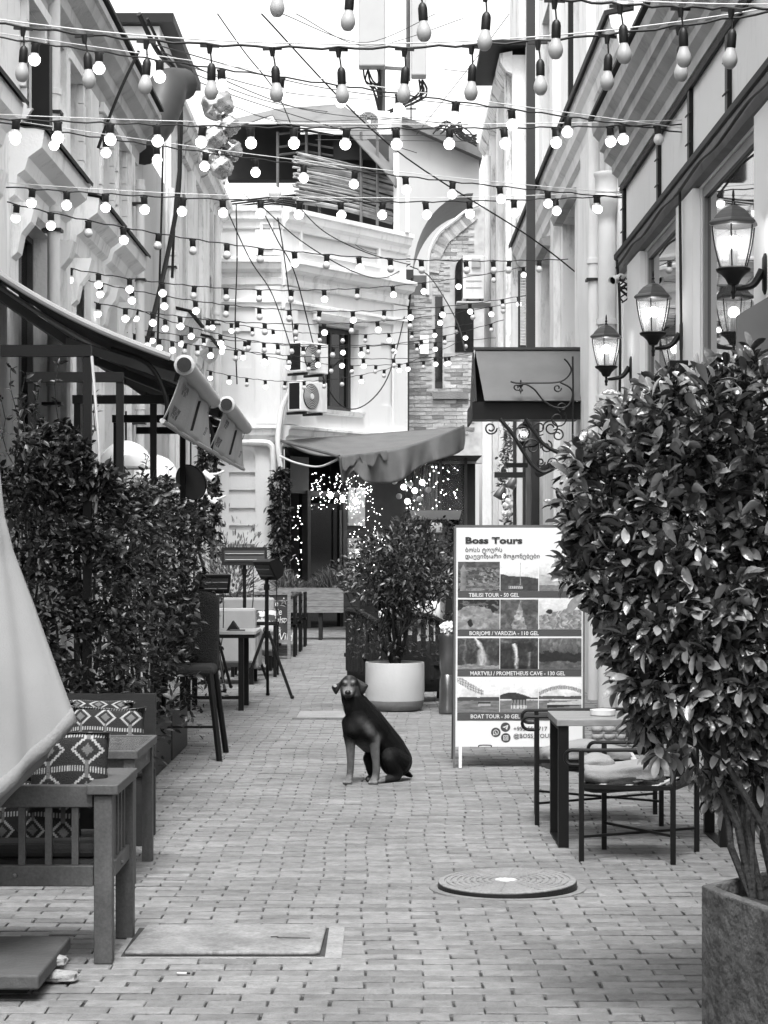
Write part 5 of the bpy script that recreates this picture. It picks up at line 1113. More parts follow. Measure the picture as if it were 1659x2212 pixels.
def spot(label, px, py, Y, rad, tilt, roll, mat):
    c = W(px, py, Y); t = thing('reflector_lamp', label, 'lamp', c); R_ = Matrix.Rotation(roll, 3, 'Y') @ Matrix.Rotation(tilt, 3, 'X')
    MB().lathe([(rad, 0), (rad*.9, rad*.22), (rad*.6, rad*.42), (rad*.2, rad*.5), (.001, rad*.5)], c, 28, mat=R_, cap=False).build('reflector', mat, t, smooth=True, solid=.006)
    MB().lathe([(rad*.985, .002), (.001, .01)], c, 28, mat=R_).build('face', MGREY, t); MB().tube([c + R_ @ Vector((0,0,rad*.45)), c + R_ @ Vector((0,0,rad*.7)), (c.x - .05, c.y + .1, 1.2)], .012, 8).build('stem', BLACK, t)
spot('grey reflector lamp half hidden in the hedge', 283, 1090, 12.6, .15, -.35, .35, MGREY); spot('black tilted reflector lamp in front of the white domes', 412, 1042, 16.5, .15, -.9, 1.0, BLACK)
# ---------------------------------------------------------------- dark armchair, cafe table, sofas, heaters
ar = thing('dark_chair', 'dark wicker high chair with splayed legs beside the hedge', 'chair', (-1.35, 14.7, 0))
MB().box(-1.62, -1.22, 14.5, 14.95, .60, .68).build('seat', CUSHD, ar, bevel=.03); MB().grid(lambda u, v: (-1.64 + .42*u, 14.97 + .05*math.sin(math.pi*u) + .05*v, .66 + .55*v - .04*(2*u-1)**2), 12, 8).build('back', WICK, ar, smooth='all', solid=.04)
for x, y, ex, ey in ((-1.24, 14.52, -1.165, 14.42), (-1.24, 14.92, -1.165, 15.02), (-1.6, 14.52, -1.66, 14.42), (-1.6, 14.92, -1.66, 15.02)):
    MB().tube(smooth_path([(x, y, .62), (x*.6+ex*.4+.0, y*.55+ey*.45, .38), (ex, ey, .012)], 4), [.026]*4 + [.022]*5, 8).build('leg', BLACK, ar, smooth=True)
MB().bar((-1.2, 14.46, .25), (-1.64, 14.46, .25), .016).build('foot_bar', BLACK, ar)
ct = thing('cafe_table', 'dark cafe table with pale top left of the patio heater', 'table', (-1.55, 19.2, 0)); XT = W(553,0,18.95).x
MB().box(-1.95, XT, 18.9, 19.7, .725, .752).build('top', M('pale_top', .42, .35, .05, 5), ct); MB().box(-1.94, XT-.01, 18.91, 19.69, .69, .724).build('apron', BLACK, ct)
for x, y in ((W(515,0,18.95).x, 18.93), (W(515,0,18.95).x, 19.62), (-1.85, 18.93), (-1.85, 19.62)): MB().box(x, x+.05, y, y+.05, .012, .689).build('leg', BLACK, ct)
MB().box(-1.8, W(515,0,18.95).x, 18.945, 18.965, .12, .15).build('stretcher', BLACK, ct)
mn = thing('menu_card', 'small dark menu holder on the pale cafe table', 'menu', (-1.38, 19.2, .753)); MB().prism([(-.06, 0), (.06, 0), (0, .09)], lambda u, v, w: (-1.42+u, w, .753+v), 19.1, 19.28).build('card', CUSHD, mn)
MB().box(-1.44, -1.3, 19.0, 19.08, .753, .765).build('book', CANVAS, mn)
SOFA = M('sofa_fabric', .28, .9, .08, 4, .2, 120)
def sofa(label, pxl, pxr, pyt, Y, mat=SOFA):
    a, b = W(pxl, pyt, Y), W(pxr, pyt, Y); t = thing('sofa', label, 'sofa', (a.x, Y, 0), 'pale sofas on the left terrace')
    MB().box(a.x, b.x, Y, Y+.14, .25, a.z).build('back', mat, t, bevel=.03); MB().box(a.x, b.x, Y+.15, Y+.75, .2, .42).build('seat', mat, t, bevel=.04)
    MB().box(b.x-.12, b.x+.02, Y+.15, Y+.78, .18, .62).build('arm', mat, t, bevel=.03)
    for x in (a.x+.04, b.x-.08):
        for y in (Y+.05, Y+.68): MB().box(x, x+.05, y, y+.05, .012, .2).build('leg', BLACK, t)
sofa('pale sofa back directly behind the pale cafe table', 425, 553, 1314, 22.6); sofa('longer pale sofa farther back toward the chalkboard', 440, 592, 1291, 25.2)
fl = kilim('floral_cushion', 'white floral cushion at the end of the pale sofas', W(575, 1345, 24.8), .30, .34, .08, -.2, 7)
dk = thing('folding_chair', 'dark wooden armchair beside the white floral cushion', 'chair', (-1.2, 24.2, 0)); xq = W(596,0,24.2).x
for x in (xq-.5, xq): 
    for y in (24.0, 24.45): MB().box(x-.02, x+.02, y, y+.04, .012, .62).build('leg', BLACK, dk)
for y in (24.0, 24.45): MB().box(xq-.52, xq+.03, y-.01, y+.05, .622, .65).build('arm', BLACK, dk)
MB().box(xq-.5, xq, 24.03, 24.45, .4, .43).build('seat', CUSHL, dk)
def heater(label, px, py_head, Y, yaw, zfeet=.012, ln=.5, tilt=.25, legs=True):
    h_ = W(px, py_head, Y); t = thing('patio_heater', label, 'heater', (h_.x, Y, 0), 'patio heaters on black stands'); zc = h_.z
    Rz = Matrix.Rotation(yaw, 3, 'Z'); c = Vector((h_.x, Y, zc)); prof2 = [(-.02,-.10),(.06,-.09),(.11,-.02),(.11,.05),(.06,.10),(-.02,.11)]
    Rt = Rz @ Matrix.Rotation(tilt, 3, 'X')
    hs_ = MB().prism(prof2, lambda u, v, w: c + Rt @ Vector((w, u, v)), -ln/2, ln/2).build('housing', BLACK, t, smooth=True); OFF[hs_.name] = OFF[t.name]
    MB().prism([(-.024,-.06),(-.021,-.06),(-.021,.07),(-.024,.07)], lambda u, v, w: c + Rt @ Vector((w, u, v)), -ln/2+.03, ln/2-.03).build('reflector', M('heater_reflector', .05, .4, .1, 4, metal=.4), hs_)
    for v in (-.04, .03): MB().tube([c + Rt @ Vector((-ln/2+.04, -.035, v)), c + Rt @ Vector((ln/2-.04, -.035, v))], .007, 6).build('heating_tube', MGREY, hs_)
    MB().tube([(h_.x, Y+.02, .35), (h_.x, Y+.02, zc-.08)], .02, 10).build('pole', BLACK, t, smooth=True); MB().lathe([(.03,0),(.03,.06)], (h_.x, Y+.02, zc-.2), 12).build('collar', BLACK, t)
    MB().lathe([(.035,0),(.035,.07)], (h_.x, Y+.02, .62), 12).build('hub', BLACK, t)
    for k in range(3):
        a = yaw + .5 + k*2.094; d = Vector((math.cos(a), math.sin(a), 0)); L1 = MB().tube([Vector((h_.x, Y+.02, .66)) + d*.03, Vector((h_.x, Y+.02, .02)) + d*.30], .016, 8).build('leg', BLACK, t); OFF[L1.name] = OFF[t.name]
        MB().blob(Vector((h_.x, Y+.02, .03)) + d*.30, .022, 8).build('foot', BLACK, L1)
    MB().tube(smooth_path([c + Vector((.1, 0, -.06)), c + Vector((.1, -.02, -.5)), c + Vector((.06, -.02, -.8)), c + Vector((.12, 0, -1.05))], 5), .006, 5).build('cord', CABLE, t)
heater('patio heater with its lamp face turned to the camera', 528, 1203, 23.4, .12, ln=.52, tilt=-.15)
heater('patio heater seen end on with tripod in the walkway', 576, 1232, 20.6, -1.0, ln=.34, tilt=.5)
heater('patio heater half hidden among plants farthest left', 462, 1262, 21.8, .5, ln=.36, tilt=.3)
# chalkboard
cb = thing('chalkboard', 'standing chalkboard with handwritten menu words and wooden frame', 'sign', (W(586,0,28).x, 28, 0)); a, b = W(543, 1278, 28), W(628, 1425, 28)
MB().box(a.x+.04, b.x-.04, 28.0, 28.02, .28, a.z-.04).build('board', M('slate', .035, .8, .25, 6), cb)
for bx_ in ((a.x, a.x+.045, .012, a.z), (b.x-.045, b.x, .012, a.z)): MB().box(bx_[0], bx_[1], 27.985, 28.03, bx_[2], bx_[3]).build('stile', WOODL, cb)
for z0, z1 in ((a.z-.045, a.z), (.235, .28)): MB().box(a.x+.046, b.x-.046, 27.987, 28.028, z0, z1).build('rail', WOODL, cb)
for z0 in (.1, .16): MB().box(a.x+.046, b.x-.046, 27.99, 28.02, z0, z0+.03).build('slat', WOODD, cb)
CHALK = M('chalk', .6, .9, .2, 30)
for body, px, py, h_ in (('K    ke', 556, 1310, .13), ('ice', 590, 1328, .13), ('ight', 592, 1346, .13), ('&', 598, 1366, .11), ('Wild', 592, 1384, .16)):
    p = W(px, py, 27.98); text(body, 'chalk_word', CHALK, cb, (p.x, 27.997, p.z), h_, .8, .001, shear=.15)
c = W(613, 1299, 27.99); mb = MB(); pts = [c + Vector((.05*math.sin(k*2.513), 0, .05*math.cos(k*2.513))) for k in range(6)]; mb.tube(pts, .006, 5).build('chalk_star', CHALK, cb)
c = W(614, 1340, 27.99); MB().tube([c + Vector((.0022*16*math.sin(t)**3, 0, .0022*(13*math.cos(t)-5*math.cos(2*t)-2*math.cos(3*t)-math.cos(4*t)))) for t in [i*.314 for i in range(21)]], .005, 5).build('chalk_heart', CHALK, cb)
# row of dark chairs along the walkway
def slat_chair(label, px, Y):
    x = W(px, 0, Y).x; t = thing('slat_chair', label, 'chair', (x, Y, 0), 'dark chairs beyond the chalkboard')
    for dx in (-.4, 0):
        for dy in (0, .4): MB().box(x+dx-.02, x+dx+.02, Y+dy, Y+dy+.04, .012, .86 if dx == 0 else .45).build('leg', BLACK, t)
    MB().box(x-.42, x+.02, Y, Y+.44, .43, .46).build('seat', BLACK, t)
    for z in (.55, .66, .77): MB().box(x-.015, x+.015, Y+.041, Y+.399, z, z+.06).build('back_slat', WOODD, t)
slat_chair('dark slatted chair just beyond the chalkboard', 636, 28.6); slat_chair('second dark slatted chair beyond the chalkboard', 648, 30.0); slat_chair('third dark slatted chair, next to the wooden planter', 658, 31.6)
dt = thing('dining_table', 'long dark table beside the slatted chairs', 'table', (-1.8, 30, 0)); MB().box(-2.3, W(640,0,30).x, 28.7, 32, .82, .86).build('top', WOODD, dt)
for x, y in ((-2.25, 28.8), (-2.25, 31.9), (-1.7, 28.8), (-1.7, 31.9)): MB().box(x, x+.06, y-.03, y+.03, .012, .818).build('leg', WOODD, dt)
# long wooden planter with pale grasses
wp = thing('wooden_planter', 'raised wooden planter box with feathery plants at the alley end', 'planter', (-.9, 34, 0)); x0, x1 = W(600,0,34).x, W(776,0,34).x
for k in range(4): MB().box(x0, W(742,0,34).x, 33.95, 34.0, .47+k*.105, .57+k*.105).build('plank', WOODL, wp); MB().box(W(742,0,34).x+.004, x1, 33.97+0*k, 34.45, .47+k*.105, .57+k*.105).build('plank', WOODD, wp)
MB().box(x0+.02, x1-.02, 34.01, 34.46, .86, .875).build('soil', SOIL, wp)
for x in (x0+.05, (x0+x1)/2, x1-.1):
    for y in (34.0, 34.4): MB().box(x, x+.06, y, y+.06, .012, .468).build('leg', WOODD, wp)
r = np.random.default_rng(41); n = 1700; P = np.stack([r.uniform(x0, x1, n), r.uniform(34.0,34.45,n), np.full(n, .86)], 1); D = np.stack([r.normal(0,.35,n), r.normal(-.1,.25,n), np.abs(r.normal(.9,.2,n))], 1)
leaves('grass', LEAFP, wp, P, D, r.uniform(.15,.42,n)*(.75+.35*np.sin(P[:,0]*6)), 42, .07)
# grasses and shrubs behind the sofas
sbs = thing('terrace_shrub', 'leafy shrub behind the pale sofas in front of the white wall', 'plant', (-2.3, 27, 0)); n = 1300; c = np.array(W(500, 1250, 27)); q = r.normal(0,1,(n,3))*np.array([.28,.2,.3]); leaves('foliage', LEAFP, sbs, c+q, q+np.array([0,0,.3]), r.uniform(.05,.11,n), 44, .3)
mb = MB(); [twig(mb, (c[0]+rr.uniform(-.1,.1), 27, .012), (c[0]+rr.uniform(-.3,.3), 27+rr.uniform(-.1,.1), c[2]), .012, .004, 300+i) for i in range(6)]; mb.build('stem', BARK, sbs)
# ivy columns
def ivy(label, pxl, pxr, pyt, pyb, Y, n, seed, mat=LEAFD):
    t = thing('ivy_column', label, 'plant', W((pxl+pxr)/2, pyb, Y)); r = np.random.default_rng(seed); a, b = W(pxl, pyb, Y), W(pxr, pyt, Y)
    v = r.random(n); wv = 1 + .2*np.sin(v*23+seed) + .15*np.sin(v*51); u = (r.random(n)-.5)*wv+.5
    P = np.stack([a.x+(b.x-a.x)*u, Y - .12*np.sqrt(np.clip(1-(2*u-1)**2, 0, 1)) + r.normal(0,.03,n), a.z+(b.z-a.z)*v], 1); leaves('foliage', mat, t, P, np.stack([(u-.5)*1.5+r.normal(0,.4,n), -.6+r.normal(0,.3,n), -.3+r.normal(0,.5,n)], 1), r.uniform(.07,.13,n), seed, .5)
    mb = MB(); twig(mb, ((a.x+b.x)/2, Y, max(.012, a.z-1.2)), ((a.x+b.x)/2, Y, b.z), .025, .015, seed, n=12, wig=.05); mb.build('stem', BARK, t)
ivy('dark ivy column beside the restaurant entrance', 588, 622, 1015, 1245, 37.7, 1300, 51); ivy('thin ivy strip hanging on the left wall behind the awning', 432, 446, 950, 1170, 27, 380, 52); ivy('second thin ivy strip next to the white end wall', 455, 472, 935, 1200, 30, 480, 53)
# sagging centre awning
ca = thing('canvas_awning', 'sagging grey canvas awning over the restaurant entrance', 'awning', W(800, 960, 38))
wl, wr, fl_, fr2_ = W(606, 952, 37.8), W(1000, 922, 40.5), W(733, 986, 35.8), W(1003, 918, 36.2)
def roof(u, v): p = wl.lerp(wr, u).lerp(fl_.lerp(fr2_, u), v); p.z -= .12*math.sin(math.pi*u)*v + .1*math.sin(math.pi*v); return p
MB().grid(roof, 24, 10).build('roof_cloth', CANVAS, ca, smooth='all', solid=.01)
def val(u, v):
    p = roof(u, 1); dpx = (54 + 12*math.sin(u*3.2+.5) - 5*math.sin(u*11))*36/FPX*(.55+.45*min(1, abs(u-.12)*9) if u < .25 else 1)
    return p + Vector((.05*math.sin(u*14+v*2)*v, -.05 + .09*math.sin(u*21+1)*v + .05*math.sin(u*47)*v, -dpx*v))
MB().grid(val, 80, 12).build('valance', CANVAS, ca, smooth='all', solid=.008)
def val2(u, v): p = roof(.02+.36*u, 1); return p + Vector((0, -.1 + .03*math.sin(u*16), -(.18+.10*math.sin(u*13)+.05*math.sin(u*29))*v + .01))
MB().grid(val2, 40, 6).build('scalloped_flap', CANVAS, ca, smooth='all', solid=.008)
MB().tube([wl, wl.lerp(fl_, .5), fl_], .03, 8).build('side_rail', MGREY, ca); MB().tube(smooth_path([W(605, 985, 37.2), W(640, 1000, 36.8), W(690, 1008, 36.4), W(733, 990, 35.9)], 5), .02, 6).build('rope', WIREW, ca)
MB().tube([fl_ + Vector((0,0,-.02)), W(740, 1040, 35.9), W(752, 1062, 36)], .022, 6).build('hanging_strap', CANVASD, ca)
# stone urn in front of the curtained window
ur = thing('stone_urn', 'stone trough urn with ivy on a pale pedestal beside the shrub', 'urn', (W(940,0,29).x, 29, 0)); uc = W(940, 1120, 29)
MB().prism([(-.36, 0), (-.33, -.10), (.33, -.10), (.36, 0), (.36, .03), (-.36, .03)], lambda u, v, w: (uc.x+u, w, uc.z+v+.08), 28.7, 29.2).build('trough', CANVAS, ur)
MB().lathe([(.26,0),(.24,.1),(.16,.25),(.14,.6),(.2,uc.z-.02)], (uc.x, 29, .012), 20).build('pedestal', CONCL, ur, smooth=True); MB().box(uc.x-.09, uc.x+.09, 28.72, 28.78, uc.z-.2, uc.z-.06).build('plaque', WHITEP, ur)
n = 700; r = np.random.default_rng(61); an_ = r.random(n)*6.28; P = np.stack([uc.x+.33*np.cos(an_)*r.uniform(.5,1.1,n), 28.9+.25*np.sin(an_), uc.z+.0-r.random(n)**1.3*.5], 1); leaves('ivy', LEAFD, ur, P, np.stack([np.cos(an_), np.sin(an_)-.5, -.4+0*an_], 1)+r.normal(0,.4,(n,3)), r.uniform(.05,.09,n), 62, .5)
# fairy lights in the restaurant
FAIRY = EM('fairy_light', 6.0)
fy = thing('fairy_lights', 'curtain of tiny fairy lights around the restaurant door', 'lights', W(740, 1240, 39.5)); mb = MB(); rr = random.Random(77)
def dot(p, r_): mb.add([p+Vector((r_,0,0)), p-Vector((r_,0,0)), p+Vector((0,0,r_)), p-Vector((0,0,r_)), p-Vector((0,r_,0))], [(0,2,4),(2,1,4),(1,3,4),(3,0,4)])
for i in range(380):
    z_ = rr.random()
    if z_ < .5: px, py = rr.uniform(666, 800), rr.uniform(1022, 1100)
    elif z_ < .78: px, py = rr.uniform(748, 820), rr.uniform(1095, 1240)
    elif z_ < .9: px, py = rr.gauss(638, 6), rr.uniform(1092, 1275)
    else: px, py = rr.uniform(760, 850), rr.uniform(1150, 1290)
    u = BD.at(px); dot(Vector(BD.p(u, .07, BD.z(px, py))), rr.uniform(.005, .0105))
o = mb.build('light_points', FAIRY, fy); tag(o, kind='stuff'); mb = MB()
for i in range(110):
    px, py = (rr.uniform(826, 985), rr.uniform(1005, 1110)) if i < 70 else (rr.choice([826, 984]) + rr.gauss(0, 3), rr.uniform(1010, 1170)); dot(W(px, py, 41.85), rr.uniform(.007, .015))
o = mb.build('window_light_points', FAIRY, fy); tag(o, kind='stuff')
for i, (px, py) in enumerate(((714, 1070), (740, 1077), (768, 1082))):
    t = thing('pendant_bulb', 'bright bare bulb above the restaurant door, %s of three' % ('leftmost', 'middle', 'rightmost')[i], 'lamp', W(px, py, 38.6)); MB().blob(W(px, py, 38.6), (.045,.045,.065), 12).build('bulb', EM('pendant_lit', 8), t, smooth='all'); MB().tube([W(px, py-10, 38.6), W(px, 990, 38.6)], .01, 5).build('cord', CABLE, t)
GB = ['first', 'second', 'third', 'fourth', 'first', 'second', 'third', 'fifth', 'sixth']
for i, (px, py) in enumerate(((852, 1040), (872, 1052), (886, 1046), (896, 1060), (862, 1072), (880, 1083), (906, 1078), (912, 1042), (925, 1058))):
    t = thing('globe_bulb', '%s globe bulb, counted from left, of the %s row behind the canvas valance' % (GB[i], 'upper' if py < 1065 else 'lower'), 'lamp', W(px, py, 37), 'cluster of globe bulbs behind the canvas valance'); MB().blob(W(px, py, 37), .055, 10).build('bulb', EM('globe_lit', 1.6) if i % 2 else BULB_OFF, t, smooth='all'); MB().tube([W(px, py-6, 37), W(px+2, 990, 37)], .006, 4).build('cord', CABLE, t)
# ---------------------------------------------------------------- wall lanterns
LGLASS = clear_mat('lantern_glass', .30, .75, .25)
LBULB = EM('lantern_bulb', 9.0, sample='FRONT')
def lantern(label, X, Y, ztop, s=1.0, wallx=None):
    u = .00075*s; t = thing('wall_lantern', label, 'lantern', (X, Y, ztop - .6*s), 'lit wall lanterns'); c = Vector((X, Y, ztop)); A0 = math.radians(15)
    def Z(y): return -(y - 990)*u
    MB().lathe([(.001,Z(990)),(7*u,Z(1005)),(10*u,Z(1035)),(8*u,Z(1055)),(16*u,Z(1065)),(9*u,Z(1080)),(20*u,Z(1110))], c, 10).build('finial', BLACK, t, smooth=True)
    roof_ = MB().lathe([(20*u,Z(1111)),(55*u,Z(1122)),(100*u,Z(1150)),(135*u,Z(1185)),(150*u,Z(1205)),(155*u,Z(1212)),(175*u,Z(1225)),(190*u,Z(1238)),(190*u,Z(1252)),(165*u,Z(1262))], c, 6, a0=A0).build('roof', M('lantern_metal', .045, .4, .2, 12, metal=.3), t)
    def gr(y): k = (y-1265)/295; return (165 - 62*k**1.5)*u
    ys = [1266+i*29.4 for i in range(11)]
    MB().lathe([(gr(y)*.97, Z(y)) for y in ys], c, 6, cap=False, a0=A0).build('glass', LGLASS, t)
    for k in range(6):
        a = A0 + k*math.pi/3; MB().tube([c + Vector((gr(y)*math.cos(a), gr(y)*math.sin(a), Z(y))) for y in ys], 5.5*u, 6).build('rib', BLACK, t)
    MB().lathe([(104*u,Z(1560)),(128*u,Z(1572)),(122*u,Z(1590)),(95*u,Z(1605)),(60*u,Z(1640)),(40*u,Z(1680)),(14*u,Z(1690)),(13*u,Z(1720)),(20*u,Z(1735)),(12*u,Z(1760)),(16*u,Z(1780)),(.001,Z(1792))], c, 12).build('base', BLACK, t, smooth=True)
    MB().blob(c + Vector((0,0,Z(1380))), 52*u, 14).build('bulb', LBULB, t, smooth='all'); MB().lathe([(32*u,Z(1555)),(32*u,Z(1480)),(26*u,Z(1425))], c, 12).build('socket', CANVASL, t, smooth=True)
    wx = wallx if wallx is not None else XR - .052
    MB().tube(smooth_path([c + Vector((.012*s,0,Z(1715))), c + Vector((.06*s,0,Z(1708))), c + Vector(((wx-X)*.65,0,Z(1680))), Vector((wx-.015, Y, ztop+Z(1580)))], 5), [.010*s+.0009*s*i for i in range(16)], 8).build('arm', BLACK, t, smooth=True)
    MB().lathe([(.02*s,Z(1460)),(.045*s,Z(1490)),(.05*s,Z(1600)),(.045*s,Z(1720)),(.015*s,Z(1755))], Vector((wx-.001, Y, ztop)), 10, mat=Matrix.Diagonal((.32, 1, 1))).build('wall_plate', BLACK, t, smooth=True)
    return t
lantern('nearest wall lantern at the right edge, largest of three', 1.895, 11.05, 3.465); lantern('middle wall lantern of the three on the shop', 1.87, 14.15, 3.45); lantern('farthest wall lantern of the three, beside the white drainpipe', 1.86, 17.05, 3.48)
ln4 = lantern('small lit lantern hanging below the metal canopy', W(1131,0,23.5).x, 23.5, W(0, 903, 23.5).z, .62, W(1131,0,23.5).x + .2)
# ---------------------------------------------------------------- metal canopy with scrolls
cn = thing('door_canopy', 'grey sheet metal door canopy with wrought iron scrolls on the right', 'canopy', (1.6, 22.6, 3.0)); CP = M('canopy_sheet', .095, .5, .12, 3, .1, 10, metal=.3, stain=.3, stain_v=.09)
xa, xb = W(1030,0,22.3).x, XM - .01; yn, yr, yf = 22.0, 22.75, 23.5; ze, zr, zbt = W(0,866,22.0).z, W(0,757,22.75).z, W(0,905,22.0).z
MB().add([(xa+.07,yn,ze),(xb,yn,ze),(xb,yr,zr),(xa,yr,zr)], [(0,1,2,3)]).build('near_sheet', CP, cn, solid=.01); MB().add([(xa,yf,ze),(xb,yf,ze),(xb,yr+.012,zr),(xa,yr+.012,zr)], [(0,1,2,3)]).build('far_sheet', CP, cn, solid=.01)
MB().box(xa-.02, xb, yr-.03, yr+.03, zr+.006, zr+.035).build('ridge_cap', DGREY, cn)
MB().prism([(yn+.05, ze), (yf-.05, ze), (yr, zr-.02)], lambda y, z, x: (x, y, z), xa-.03, xa-.01).build('gable_plate', BLACK, cn)
MB().box(xa-.06, xb-.02, yn+.06, yn+.08, zbt, ze-.005).build('fascia', BLACK, cn); MB().box(xa-.06, xa-.04, yn+.081, yf-.08, zbt, ze-.006).build('fascia', BLACK, cn); MB().box(xa-.03, xb-.02, yn+.09, yf-.09, zbt+.06, zbt+.08).build('ceiling', BLACK, cn)
def scroll(pts, r_, name='scroll', Y=21.95): MB().tube(smooth_path([W(x, y, Y) for x, y in pts], 6), r_, 7).build(name, IRON, cn, smooth=True)
def curl(cx, cy, r0, turns, a0=0, Y=21.95, r_=.009):
    n_ = int(turns*14); MB().tube([W(cx + r0*(1-.65*i/n_)*math.cos(a0+2*math.pi*turns*i/n_), cy + r0*(1-.65*i/n_)*math.sin(a0+2*math.pi*turns*i/n_), Y) for i in range(n_+1)], r_, 6).build('scroll', IRON, cn, smooth=True)
scroll([(1103,824),(1115,827),(1150,827),(1200,826),(1222,818),(1234,800),(1228,785),(1219,775)], .010)
scroll([(1118,832),(1135,830),(1155,842),(1175,866),(1200,880),(1225,878),(1237,855),(1232,838),(1210,826)], .010); curl(1204, 838, 9, 1.1, 0); curl(1116, 836, 7, 1.0, 1)
MB().lathe([(.001,.09),(.01,.08),(.01,.04),(.025,.03),(.01,.0),(.03,-.03),(.008,-.04),(.001,-.07)], W(1125, 838, 21.95), 10).build('finial', IRON, cn, smooth=True)
scroll([(1237,770),(1238,850),(1237,930),(1238,980)], .011, 'back_stay')
scroll([(1080,905),(1105,935),(1130,975),(1150,1005),(1172,1020),(1190,1015)], .022, 'strut'); scroll([(1135,905),(1155,935),(1175,960),(1200,975),(1225,985)], .022, 'strut')
for a in ((1060,925,14,1.4,0),(1130,938,22,1.2,2),(1165,925,16,1.3,1),(1190,925,18,1.5,3),(1205,940,14,1.3,4),(1150,965,20,1.3,2.5),(1180,965,14,1.2,5),(1195,1000,14,1.5,1),(1168,998,10,1.3,0),(1215,880,12,1.0,2),(1205,905,20,1.1,5.5)): curl(*a)
MB().tube([W(1163, 1022, 22.4), W(1192, 1008, 22.2)], .05, 12).build('spot_tube', DGREY, cn, smooth=True)
MB().box(W(1068,0,22.5).x, W(1135,0,22.5).x, 22.48, 22.52, W(0,1032,22.5).z, W(0,1020,22.5).z).build('bracket_bar', DGREY, cn); MB().box(W(1093,0,22.6).x, W(1140,0,22.6).x, 22.58, 22.62, W(0,1010,22.6).z, W(0,1000,22.6).z).build('bracket_bar', DGREY, cn)
# doorway and flower garland under the canopy
dw = thing('side_doorway', 'doorway under the metal canopy on the right, its lit panes painted white', 'door', (1.9, 25, 0))
for pxa, pxb, m_, Yd in ((1042, 1062, TRIM, 30), (1064, 1076, PLASTER3, 28), (1077, 1085, WHITEP, 27), (1098, 1106, WHITEP, 26), (1109, 1116, DGREY, 25), (1117, 1128, WHITEP, 24.8), (1130, 1136, DGREY, 24.6), (1137, 1147, MGREY, 24.4), (1149, 1166, DGREY, 24.2), (1167, 1173, WHITEP, 24)):
    MB().box(W(pxa,0,Yd).x, W(pxb,0,Yd).x, Yd, Yd+.12, .012, W(0,885,Yd).z).build('doorway_strip', m_, dw)  # white strips paint in the brightness of the door's lit window panes
gd = thing('flower_garland', 'garland of leaves and pale flowers hanging by the side doorway', 'garland', W(1092, 1140, 25.5)); r = np.random.default_rng(71); n = 420; v = r.random(n); base_ = [W(1092 + 7*math.sin(t*9), 915 + 225*t, 25.4) for t in v]
leaves('foliage', LEAFP, gd, [tuple(p) for p in base_] + r.normal(0, .035, (n, 3)), r.normal(0, 1, (n, 3)), r.uniform(.04,.09,n), 72, .5)
for i, (px, py) in enumerate(((1098, 1083), (1104, 1090), (1093, 1092), (1090, 1110), (1098, 1108), (1080, 1065))): MB().blob(W(px, py, 25.2), .04, 10, lambda d: 1+.25*math.sin(d.x*9)*math.sin(d.z*8)).build('flower', WHITEP, gd)
for i, (px, py, lab) in enumerate(((1082, 1062, 'small cone spotlight shining down beside the garland'), (1108, 1040, 'dark cone spotlight above the garland'))):
    t = thing('spot_lamp', lab, 'lamp', W(px, py, 24.9)); MB().lathe([(.06,-.09),(.05,-.02),(.03,.06),(.01,.08)], W(px, py, 24.9), 14, mat=Matrix.Rotation(.5, 3, 'Y'), cap=False).build('shade', MGREY, t, smooth=True, solid=.004); MB().blob(W(px+3, py+8, 24.9), .032, 8).build('bulb', LBULB if i == 0 else BULB_OFF, t)
# ---------------------------------------------------------------- air conditioners, cameras, balloons
def aircon(label, c, rot, w_=.8, d_=.3, h_=.56, group='outdoor air conditioner units', fan=True):
    t = thing('air_conditioner', label, 'air conditioner', (0,0,0), group); body = MB().box(-w_/2, w_/2, -d_/2, d_/2, -h_/2, h_/2).build('casing', M('ac_white', .72, .5, .06, 4, stain=.3, stain_v=.3), t, bevel=.015)
    RX = Matrix.Rotation(math.radians(90), 3, 'X'); fx = -w_*.12; rf = h_*.42
    for z in ([] if fan else [-.25, -.1, .05]): MB().box(-w_*.36, w_*.36, -d_/2-.008, -d_/2-.001, z*h_, z*h_+.02).build('panel_groove', CANVASL, t)
    if not fan: MB().box(-w_*.1, w_*.3, -d_/2-.05, -d_/2-.002, h_*.22, h_*.42).build('terminal_cover', CANVASL, t)
    if fan: f = MB().lathe([(rf, 0), (rf, .012), (rf*.2, .014), (.001, .014)], (fx, -d_/2-.001, 0), 32, mat=RX).build('fan', DGREY, t); 
    for k in range(6 if fan else 0): MB().lathe([(rf*(.25+.13*k)+.006, 0), (rf*(.25+.13*k)+.006, .008), (rf*(.25+.13*k)-.006, .008)], (fx, -d_/2-.016, 0), 28, mat=RX, cap=False).build('guard_ring', CANVASL, f)
    if fan: MB().lathe([(.05,0),(.05,.012),(.001,.014)], (fx, -d_/2-.026, 0), 16, mat=RX).build('fan_badge', WHITEP, f)
    MB().box(-w_/2-.004, -w_/2-.001, -d_/2+.03, d_/2-.03, -h_/2+.04, h_/2-.04).build('side_grille', FLASH, t)
    for x in (-w_*.3, w_*.3): MB().box(x-.02, x+.02, -d_/2, d_/2+.15, -h_/2-.05, -h_/2-.003).build('bracket', IRON, t)
    t.location = c; t.rotation_euler.z = rot; return t
aircon('upper air conditioner on the white corner building', W(667, 774, 37.75), math.radians(54)); aircon('lower air conditioner on the white corner building', W(665, 858, 37.75), math.radians(54))
a3 = aircon('stained air conditioner on a bracket at the brick wall', W(1022, 603, 36), 0, .38, .5, .76, fan=False); MB().box(-.3, .3, -.35, .5, -.46, -.43).build('shelf', PLASTER3, a3)
aircon('rooftop air conditioner box below the antenna mast', W(800, 268, 50), .3, .9, .4, .6)
